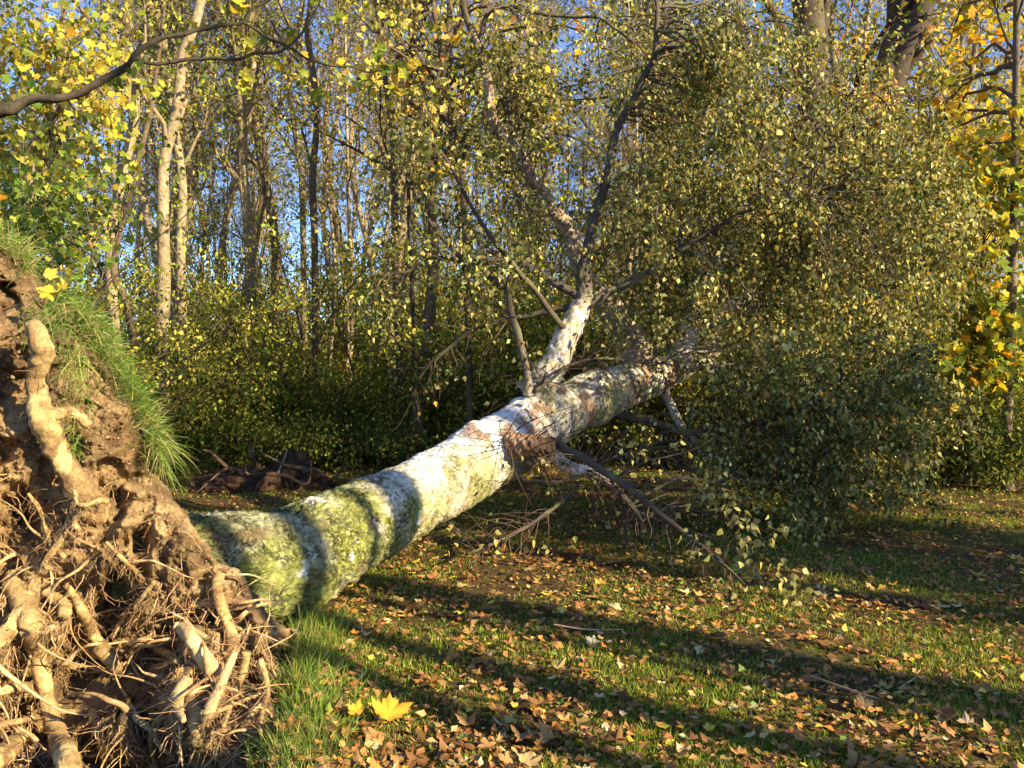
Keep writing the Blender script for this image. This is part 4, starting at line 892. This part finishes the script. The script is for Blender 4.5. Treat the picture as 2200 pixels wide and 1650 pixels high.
Q2, R2 = sprout(r, Q, R, 5200, .1, .95, .02, .07, .9, 0, .08, .35, 4, .55, .002, .0008)
v, f = cat_tubes([tubes(Q, R, 4), tubes(Q2, R2, 3), tubes(Q3, R3, 3)])
c = np.repeat(pick(r, [(.50, .32, .15, 3), (.36, .21, .10, 3), (.60, .42, .2, 1)], n), K*4, 0); c2 = np.ones((len(v)-len(c), 3))*np.array((.40, .25, .12))
build('rootlets', v, f, M_ROOT, plate, np.vstack([c, c2]), origin=bt['_o'], kind='stuff')
# crumbs of earth stuck on the plate
r = np.random.default_rng(152); n = 2600
a0 = r.uniform(-40, 640, n*2); b0 = r.uniform(560, 1650, n*2); m = poly_dist(a0, b0, outline) > 6; a0, b0 = a0[m][:n], b0[m][:n]; n = len(a0)
st = np.array([P(a, b, surfD(a, b)-.004) for a, b in zip(a0, b0)])
ico = np.array([(0, 0, 1), (.9, 0, .4), (.28, .85, .4), (-.72, .52, .45), (-.72, -.52, .35), (.28, -.85, .4), (.7, .5, -.4), (-.28, .85, -.4), (-.9, 0, -.45), (-.28, -.85, -.4), (.72, -.52, -.4), (0, 0, -1)], float)
icf = np.array([(0, 1, 2), (0, 2, 3), (0, 3, 4), (0, 4, 5), (0, 5, 1), (1, 6, 2), (2, 7, 3), (3, 8, 4), (4, 9, 5), (5, 10, 1), (2, 6, 7), (3, 7, 8), (4, 8, 9), (5, 9, 10), (1, 10, 6), (6, 11, 7), (7, 11, 8), (8, 11, 9), (9, 11, 10), (10, 11, 6)])
v, f = scatter(st, r.normal(size=(n, 3)), r.normal(size=(n, 3)), np.minimum(r.lognormal(-5.3, .5, n), .013), (ico, icf))
v = v+(np.stack([vn(v*60, 1), vn(v*60, 2), vn(v*60, 3)], -1)-.5)*.008
build('earth_crumbs', v, f, M_SOIL, plate, np.repeat(pick(r, [(.34, .21, .11, 3), (.24, .14, .07, 2), (.42, .28, .15, 1)], n), 12, 0), True, 'stuff', origin=bt['_o'])

# grass blades
def blades(r, base, dirs, Ln, wd, grav=.35, K=5):
    n = len(base); side = nrm(np.cross(dirs, r.normal(size=(n, 3)))); d = nrm(dirs); pts = [base]
    for k in range(K-1):
        d = nrm(d+np.array((0, 0, -grav/K*2))*(k/K+.2)+r.normal(0, .05, (n, 3))); pts.append(pts[-1]+d*(Ln/(K-1))[:, None])
    Q = np.stack(pts, 1); w = (wd[:, None]*np.array([1, .9, .7, .45, .06])[None, :K])[..., None]
    v = np.stack([Q-side[:, None]*w, Q+side[:, None]*w], 2).reshape(-1, 3)
    b = np.arange(n)[:, None]*K*2+np.arange(K-1)[None]*2
    f = np.stack([b, b+1, b+3, b+2], -1).reshape(-1, 4); return v, f
GR = [(.10, .20, .03, 4), (.15, .26, .04, 3), (.06, .12, .02, 2), (.30, .32, .08, 1.2), (.40, .34, .14, .8)]
GR2 = [(.16, .26, .05, 3), (.32, .34, .09, 2), (.48, .40, .18, 1.5), (.10, .18, .03, 2)]
r = np.random.default_rng(161)
def rim(pts, n, jit, Lr, dirv, pal, Doff=.12, spread=.45, name='turf', back=.25):
    pts = np.array(pts, float); seg = np.r_[0, np.cumsum(np.linalg.norm(np.diff(pts, axis=0), axis=1))]; t = r.uniform(0, seg[-1], n)
    # clumped
    cl_ = r.uniform(0, seg[-1], 46); t = np.where(r.random(n) < .7, cl_[r.integers(0, 46, n)]+r.normal(0, 7, n), t)
    t = np.clip(t, 0, seg[-1]); a = np.interp(t, seg, pts[:, 0]); b = np.interp(t, seg, pts[:, 1])
    a = a-np.abs(r.normal(0, jit, n)); b = b+r.normal(0, jit, n)
    D = plate_D(a, b)+Doff+r.uniform(-.05, back, n)
    base = np.stack([(a-CX)/F*D, D, CH+(HY-b)/F*D], 1)
    dv = nrm(np.array(dirv)[None]+r.normal(0, spread, (n, 3)))
    return base, dv, r.uniform(*Lr, n)
sets = [rim([(-60, 480), (10, 515), (60, 545), (78, 580)], 900, 14, (.05, .16), (.25, -.2, .5), GR),
        rim([(110, 640), (165, 652), (205, 690), (240, 745), (285, 825), (325, 890), (345, 950)], 3600, 20, (.04, .15), (.85, -.15, .25), GR+GR2, .12, .7),
        rim([(335, 915), (345, 950), (350, 985)], 200, 8, (.12, .32), (.45, -.1, -.35), GR),
        rim([(90, 660), (150, 690), (190, 760), (200, 840)], 420, 30, (.08, .2), (.1, -.6, -.4), GR2, -.12, .5),
        rim([(160, 880), (180, 925), (175, 960)], 260, 16, (.05, .15), (.0, -.6, -.1), GR2, -.10, .6)]
base = np.vstack([s[0] for s in sets]); dv = np.vstack([s[1] for s in sets]); Ln = np.concatenate([s[2] for s in sets])
v, f = blades(r, base, dv, Ln, r.uniform(.001, .0022, len(Ln)), .9)
patch = fbm(base*3, 3, 171); c = pick(r, GR, len(Ln)); c2 = pick(r, GR2, len(Ln)); c = np.where((patch > .52)[:, None], c2, c); dr = base[:, 0] > -1.55; c[dr] = pick(r, [(.34, .26, .12, 3), (.22, .15, .07, 2), (.28, .30, .08, 1.5)], dr.sum())
build('turf', v, f, M_GRASS, plate, np.repeat(c, 10, 0), False, 'stuff', origin=bt['_o'])
# tuft growing out of the cleft at the trunk foot
b0 = np.stack([P(525+r.normal(0, 12), 1255+r.normal(0, 22), 4.62) for _ in range(420)])
v, f = blades(r, b0, nrm(np.array((.5, -.35, .25))+r.normal(0, .4, (420, 3))), r.uniform(.05, .17, 420), r.uniform(.001, .0022, 420))
build('grass_tuft', v, f, M_GRASS, plate, np.repeat(pick(r, LIME+GR2, 420), 10, 0), False, 'stuff', origin=bt['_o'])
# one bright yellow maple leaf caught in the turf
def leaf_template_mesh(name, colr, curl, seed, mat=M_DRY):
    rr = np.random.default_rng(seed); tv, tf = T_MAPLE_BIG; tv = tv.copy()
    tv[:, 2] += curl[0]*tv[:, 0]**2+curl[1]*(tv[:, 1]-.4)**2+rr.normal(0, .05, len(tv)); tv[:, :2] += rr.normal(0, .028, (len(tv), 2))
    c = np.ones((len(tv), 3))*np.array(colr)*(1+rr.normal(0, .12, (len(tv), 1)))
    # stalk
    s = np.array([(0, 0, 0), (.02, -.02, 0), (.05, -.34, .05), (.03, -.34, .05)], float); n0 = len(tv)
    o = build(name, np.vstack([tv, s]), np.vstack([tf, [(n0, n0+1, n0+2), (n0, n0+2, n0+3)]]), mat, None, np.vstack([c, np.ones((4, 3))*np.array(colr)*.7]), True, origin=(0, 0, 0), link=False)
    me = o.data; bpy.data.objects.remove(o); return me
ym = leaf_template_mesh('yellow_leaf', (.62, .44, .05), (1.2, .9), 3, M_DRY)
for (px, py, D, sz, yd, zd, wh) in [(100, 640, 4.02, .075, (.2, -.1, .6), (.5, -.8, .4), 'lowest'), (128, 622, 4.05, .06, (.7, -.1, .3), (.1, -1, .6), 'middle'), (112, 600, 4.08, .06, (-.3, -.2, .6), (.5, -.6, .3), 'topmost')]:
    o = place_leaf(ym, P(px, py, D), yd, zd, sz, None, 'maple_leaf')
    o['category'] = 'leaf'; o['label'] = wh+' of three yellow maple leaves caught on the grassy rim of the root plate'; o['group'] = 'yellow leaves on the root plate'

# ------------------------------------------------------------------ lawn
r = np.random.default_rng(181); n = 330000
yy = 2.9+14*r.random(n)**1.55; xx = r.uniform(-.66, .66, n)*yy
pat = fbm(np.stack([xx*1.3, yy*1.3, 0*xx], -1), 4, 182)*.75+.25*fbm(np.stack([xx*7, yy*7, 0*xx], -1), 3, 183)
m = (pat+r.normal(0, .06, n) > .455) & (pit_w(xx, yy) < .35); xx, yy, pat = xx[m], yy[m], pat[m]; n = len(xx)
zz = gh(xx, yy)-.004; h = r.uniform(.012, .036, n)*(1+.4*(pat > .55)); a = r.uniform(0, 6.28, n)
wd = r.uniform(.0015, .003, n)*(1+yy*.10)
tip = np.stack([xx+r.normal(0, .018, n), yy+r.normal(0, .018, n), zz+h], 1); sx = np.stack([np.cos(a), np.sin(a), 0*a], 1)*wd[:, None]; b0 = np.stack([xx, yy, zz], 1)
v = np.stack([b0-sx, b0+sx, tip], 1).reshape(-1, 3); f = np.arange(3*n).reshape(-1, 3)
c = np.repeat(pick(r, [(.17, .25, .025, 4), (.26, .33, .035, 3), (.09, .14, .02, 2), (.40, .40, .08, 1.6), (.44, .36, .12, .9)], n), 3, 0)
build('grass', v, f, M_GRASS, None, c, False, 'stuff', 'short green grass of the lawn between the fallen leaves', cat='grass')
# rougher grass on the lip of the pit
n = 6500; yy = r.uniform(2.9, 5.2, n); xx = -1.23+(5-yy)/1.8*.35+np.abs(r.normal(0, .13, n))+.0-.05
cp = r.integers(0, 60, n); ccx = r.normal(0, .05, 60); xx = xx+ccx[cp]; zz = gh(xx, yy)-.01
b0 = np.stack([xx, yy, zz], 1)
v, f = blades(r, b0, nrm(np.array((.12, -.1, .9))+r.normal(0, .4, (n, 3))), r.uniform(.04, .15, n), r.uniform(.001, .0024, n), .5)
build('rough_grass', v, f, M_GRASS, None, np.repeat(pick(r, GR+GR2+LIME, n), 10, 0), False, 'stuff', 'longer bright grass along the lip of the root pit', cat='grass')

# ------------------------------------------------------------------ fallen leaves
r = np.random.default_rng(191)
nM = 13500
yy = 2.95+15*r.random(nM)**1.45; xx = r.uniform(-.66, .66, nM)*yy
pat = fbm(np.stack([xx*1.1, yy*1.1, 0*xx], -1), 4, 192)
m = (r.random(nM) < .35+.65*sst(.42, .58, pat)) & (pit_w(xx, yy) < .3) & ~((xx < -.95) & (yy < 5.1)); xx, yy = xx[m], yy[m]; nM = len(xx)
zz = gh(xx, yy)+r.uniform(.008, .045, nM)
sz = np.clip(r.lognormal(-3.18, .36, nM), .024, .09)
zd = nrm(np.stack([r.normal(0, .27, nM), r.normal(0, .27, nM), np.ones(nM)], 1)); a = r.uniform(0, 6.28, nM); yd = np.stack([np.cos(a), np.sin(a), r.normal(0, .15, nM)], 1)
order = np.argsort(yy-sz*12); near = order[:300]; rest = order[300:]
warp = np.stack([r.normal(.25, .55, nM), r.normal(.2, .5, nM)], 1)
far_m = yy[rest] > 8
for sel, tm in ((rest[~far_m], T_MAPLE_BIG), (rest[far_m], T_MAPLE)):
    pass
va, fa = scatter(np.stack([xx, yy, zz], 1)[rest[~far_m]], yd[rest[~far_m]], zd[rest[~far_m]], sz[rest[~far_m]], T_MAPLE_BIG, warp[rest[~far_m]])
vb, fb = scatter(np.stack([xx, yy, zz], 1)[rest[far_m]], yd[rest[far_m]], zd[rest[far_m]], sz[rest[far_m]], T_MAPLE, warp[rest[far_m]])
ca = np.repeat(pick(r, DRY, (~far_m).sum()), len(T_MAPLE_BIG[0]), 0); cb = np.repeat(pick(r, DRY, far_m.sum()), len(T_MAPLE[0]), 0)
nS = 24000
ys = 2.95+15*r.random(nS)**1.4; xs = r.uniform(-.66, .66, nS)*ys; m = (pit_w(xs, ys) < .4); xs, ys = xs[m], ys[m]; nS = len(xs)
vc, fc = scatter(np.stack([xs, ys, gh(xs, ys)+r.uniform(.004, .04, nS)], 1), np.stack([r.normal(size=nS), r.normal(size=nS), r.normal(0, .3, nS)], 1), nrm(np.stack([r.normal(0, .5, nS), r.normal(0, .5, nS), np.ones(nS)], 1)), r.uniform(.02, .055, nS), T_BIRCH)
cc = np.repeat(pick(r, DRY, nS), 4, 0)
v = np.vstack([va, vb, vc]); f = np.vstack([fa, fb+len(va), fc+len(va)+len(vb)])
build('fallen_leaves', v, f, M_DRY, None, np.vstack([ca, cb, cc]), False, 'stuff', 'countless small brown and tan leaves littering the lawn', cat='fallen leaves')
variants = [('tan brown', (.36, .20, .075)), ('dark brown', (.22, .11, .04)), ('russet orange', (.46, .19, .045)), ('pale buff', (.42, .29, .12)), ('golden yellow', (.50, .36, .07)), ('warm brown', (.31, .165, .07)), ('dull green', (.16, .23, .05))]
vm = []
for k, (nm, cc_) in enumerate(variants):
    vm.append([leaf_template_mesh('fallen_leaf', cc_, cu, 20+k*3+j) for j, cu in enumerate([(.3, .2), (-.5, .5), (.9, -.3)])])
wts = np.array([4, 2.2, 1.6, 1.8, .7, 3, .35]); ks = r.choice(7, 300, p=wts/wts.sum())
for j, q in enumerate(near):
    k = ks[j]; o = place_leaf(vm[k][j % 3], (xx[q], yy[q], zz[q]), yd[q], zd[q], float(sz[q]), None, 'fallen_leaf')
    o['category'] = 'leaf'; o['label'] = '%s maple leaf lying in the grass of the near lawn' % variants[k][0]; o['group'] = '%s leaves fallen on the near lawn' % variants[k][0]
# the large yellow leaf in front and its small companion
big_y = leaf_template_mesh('large_yellow_leaf', (.55, .30, .03), (.9, .9), 99)
def on_ground(px, py):
    D = F*CH/(py-HY); x = (px-CX)/F*D; return x, D, float(gh(x, D))
for px, py, sz_, yd_, zd_, lab in [(835, 1592, .135, (-.1, .75, .3), (.25, -.6, .8), 'largest golden yellow maple leaf standing in the grass at the bottom of the lawn'),
                                   (778, 1585, .07, (-.7, .3, .2), (.1, -.5, .9), 'small yellow maple leaf touching the largest golden leaf'),
                                   (1585, 1245, .10, (.1, .3, .8), (0, -1, .4), 'pale green leaf standing upright beside the tip of the low bough')]:
    x, y, z = on_ground(px, py)
    o = place_leaf(big_y if 'green' not in lab else vm[6][0], (x, y, z+.05), yd_, zd_, sz_, None, 'maple_leaf'); o['category'] = 'leaf'; o['label'] = lab

# sticks on the lawn
for k, (pts, lab) in enumerate([([(1930, 1490), (1950, 1475), (1970, 1462)], 'short pale broken twig lying on the right of the lawn'),
                                ([(1750, 1470), (1830, 1500), (1890, 1520)], 'thin bent twig lying below the pale broken one'),
                                ([(1190, 1362), (1260, 1368), (1340, 1370)], 'straight thin twig in the grass in the middle of the lawn')]):
    w = []
    for px, py in pts:
        x, y, z = on_ground(px, py); w.append((x, y, z+.025+.01*k))
    q, rr = resample(w, [.006, .005, .003], 12); v, f = tubes(q[None], rr[None], 6)
    build('twig', v, f, M_TWIG, None, np.ones((len(v), 3))*np.array((.40, .28, .16)), label=lab, cat='twig', origin=None)

# ------------------------------------------------------------------ second, older uprooted stump in the shade
x0, y0, z0 = on_ground(560, 1052)
st_ = thing('uprooted_stump', 'old dark uprooted stump lying in the shade behind the fallen trunk', 'stump', (x0, y0, z0))
def blob(cx, cy, cz, rx, ry, rz, seed, amp=.35, n=56):
    th = np.linspace(0, math.pi, n)[:, None]; ph = np.linspace(0, 2*math.pi, n*2, endpoint=False)[None]
    d = np.stack([np.sin(th)*np.cos(ph), np.sin(th)*np.sin(ph), np.cos(th)*np.ones_like(ph)], -1)
    k = 1+(fbm(d*2.2+seed, 5, seed)-.5)*2*amp+(fbm(d*14, 3, seed+2)-.5)*.28; p = d*k[..., None]*np.array((rx, ry, rz))+np.array((cx, cy, cz))
    i = np.arange(n-1)[:, None]*n*2; s = np.arange(n*2)[None]; s1 = (s+1) % (n*2)
    return p.reshape(-1, 3), np.stack([i+s, i+n*2+s, i+n*2+s1, i+s1], -1).reshape(-1, 4)
for (dx, dy, dz, rx, ry, rz, sd_) in [(-.15, .1, .06, .62, .35, .24, 1), (.38, .15, .12, .30, .25, .34, 2), (-.6, .1, .0, .4, .3, .18, 3), (.62, .1, .0, .3, .25, .2, 4)]:
    v, f = blob(x0+dx, y0+dy, z0+dz, rx, ry, rz, sd_)
    build('earth_clump', v, f, M_SOIL, st_, bark_cols(r, v, (.085, .05, .03), .6, sd_))
r = np.random.default_rng(201)
for k in range(9):
    a = np.array((x0+r.uniform(-.6, .6), y0-.05, z0+r.uniform(.15, .4))); d = nrm(np.array((r.normal(), -.4, r.uniform(-.2, .9)))[None])[0]
    q, rr = resample([a, a+d*.2, a+d*.4+r.normal(0, .07, 3), a+d*.6+r.normal(0, .1, 3)], [.035, .028, .018, .006], 14); v, f = tubes(q[None], rr[None], 7)
    build('root', v, f, M_ROOT, st_, bark_cols(r, v, (.12, .075, .045), .4, k))
q, rr = resample([P(585, 1040, 10.8), P(605, 1000, 10.9), P(618, 965, 11)], [.02, .017, .008], 12); v, f = tubes(q[None], rr[None], 7)
build('root', v, f, M_ROOT, st_, bark_cols(r, v, (.3, .22, .15), .3, 5))

# ------------------------------------------------------------------ maple outside the left edge, with its dark bough across the sky
def boughs_left(r, tp, tr):
    out, rad = [], []
    for pts in [[(-400, 320, 5.4, 26), (-150, 265, 5.3, 20), (0, 242, 5.2, 15), (40, 222, 5.2, 12), (70, 212, 5.2, 10), (130, 212, 5.2, 9), (190, 193, 5.2, 8), (240, 163, 5.2, 8), (275, 135, 5.2, 7)],
                [(275, 135, 5.2, 6), (300, 105, 5.2, 6), (350, 82, 5.2, 5), (420, 63, 5.2, 5), (480, 55, 5.2, 4.5), (520, 52, 5.2, 4), (545, 25, 5.2, 4), (575, 0, 5.2, 3.5), (600, -40, 5.2, 3)],
                [(280, 122, 5.2, 4.5), (330, 141, 5.2, 4), (380, 133, 5.2, 4), (430, 128, 5.2, 4), (500, 130, 5.2, 3.8), (560, 118, 5.2, 3.5), (620, 98, 5.2, 3), (660, 60, 5.2, 2.5), (690, 0, 5.2, 2)],
                [(520, 52, 5.2, 3.5), (550, 62, 5.2, 3), (580, 82, 5.2, 3), (620, 98, 5.2, 2.8), (660, 120, 5.2, 2.6), (700, 135, 5.2, 2.4), (770, 150, 5.2, 2), (800, 152, 5.2, 1.8), (850, 160, 5.2, 1.5)]]:
        q, rr = resample([P(a, b, D) for a, b, D, _ in pts], [w/F*D for _, _, D, w in pts], 40)
        out.append(q+(np.stack([vn(q*9, 1), vn(q*9, 2), vn(q*9, 3)], -1)-.5)*.05); rad.append(rr)
    return np.array(out), np.array(rad)
r = np.random.default_rng(211)
bx = P(-400, 320, 5.4)
lm_ = thing('maple_tree', 'dark maple standing off the left edge, its bare bough arching across the upper left sky', 'tree', (bx[0]-.1, bx[1], 0))
q, rr = resample([(bx[0]-.1, bx[1], -.1), (bx[0]-.05, bx[1], 1.5), (bx[0], bx[1], 3.2), (bx[0]-.3, bx[1]+.2, 6)], [.16, .13, .11, .06], 50)
v, f = tubes(q[None], rr[None], 14, lambda X: (fbm(X*9, 3, 3)-.5)*.35); build('trunk', v, f, M_BARK, lm_, bark_cols(r, v, (.10, .075, .05), .5, 3))
Bq, Br = boughs_left(r, None, None)
for k in range(len(Bq)):
    v, f = tubes(Bq[k][None], Br[k][None], 9, lambda X: (fbm(X*30, 3, 3)-.5)*.5); build('bough', v, f, M_BARK, lm_, bark_cols(r, v, (.07, .055, .035), .4, 8, .3))
Tw, TwR = sprout(r, Bq, Br, 34, .3, 1, .12, .5, .9, .1, .0, .2, 6, .5, .004, .002)
v, f = tubes(Tw, TwR, 4); build('twigs', v, f, M_TWIG, lm_, np.ones((len(v), 3))*np.array((.08, .06, .04)), kind='stuff')
lf = [leaf_template_mesh('leaf', cc_, cu, 300+j, M_LEAF) for j, (cc_, cu) in enumerate([((.50, .46, .05), (.3, .3)), ((.22, .28, .04), (.2, -.3)), ((.62, .42, .04), (.4, .2)), ((.32, .36, .05), (-.3, .4))])]
idx = r.integers(0, len(Tw), 92); pL, tgl, _ = at_param(Tw, np.ones(Tw.shape[:2]), idx, r.uniform(.4, 1, 92))
for k in range(92):
    place_leaf(lf[k % 4], pL[k], r.normal(0, .6, 3)+np.array((0, 0, -.8)), r.normal(0, .5, 3)+np.array((.4, -.8, .3)), float(r.uniform(.045, .085)), lm_, org=lm_['_o'])

for o in bpy.data.objects:
    if '_o' in o: del o['_o']
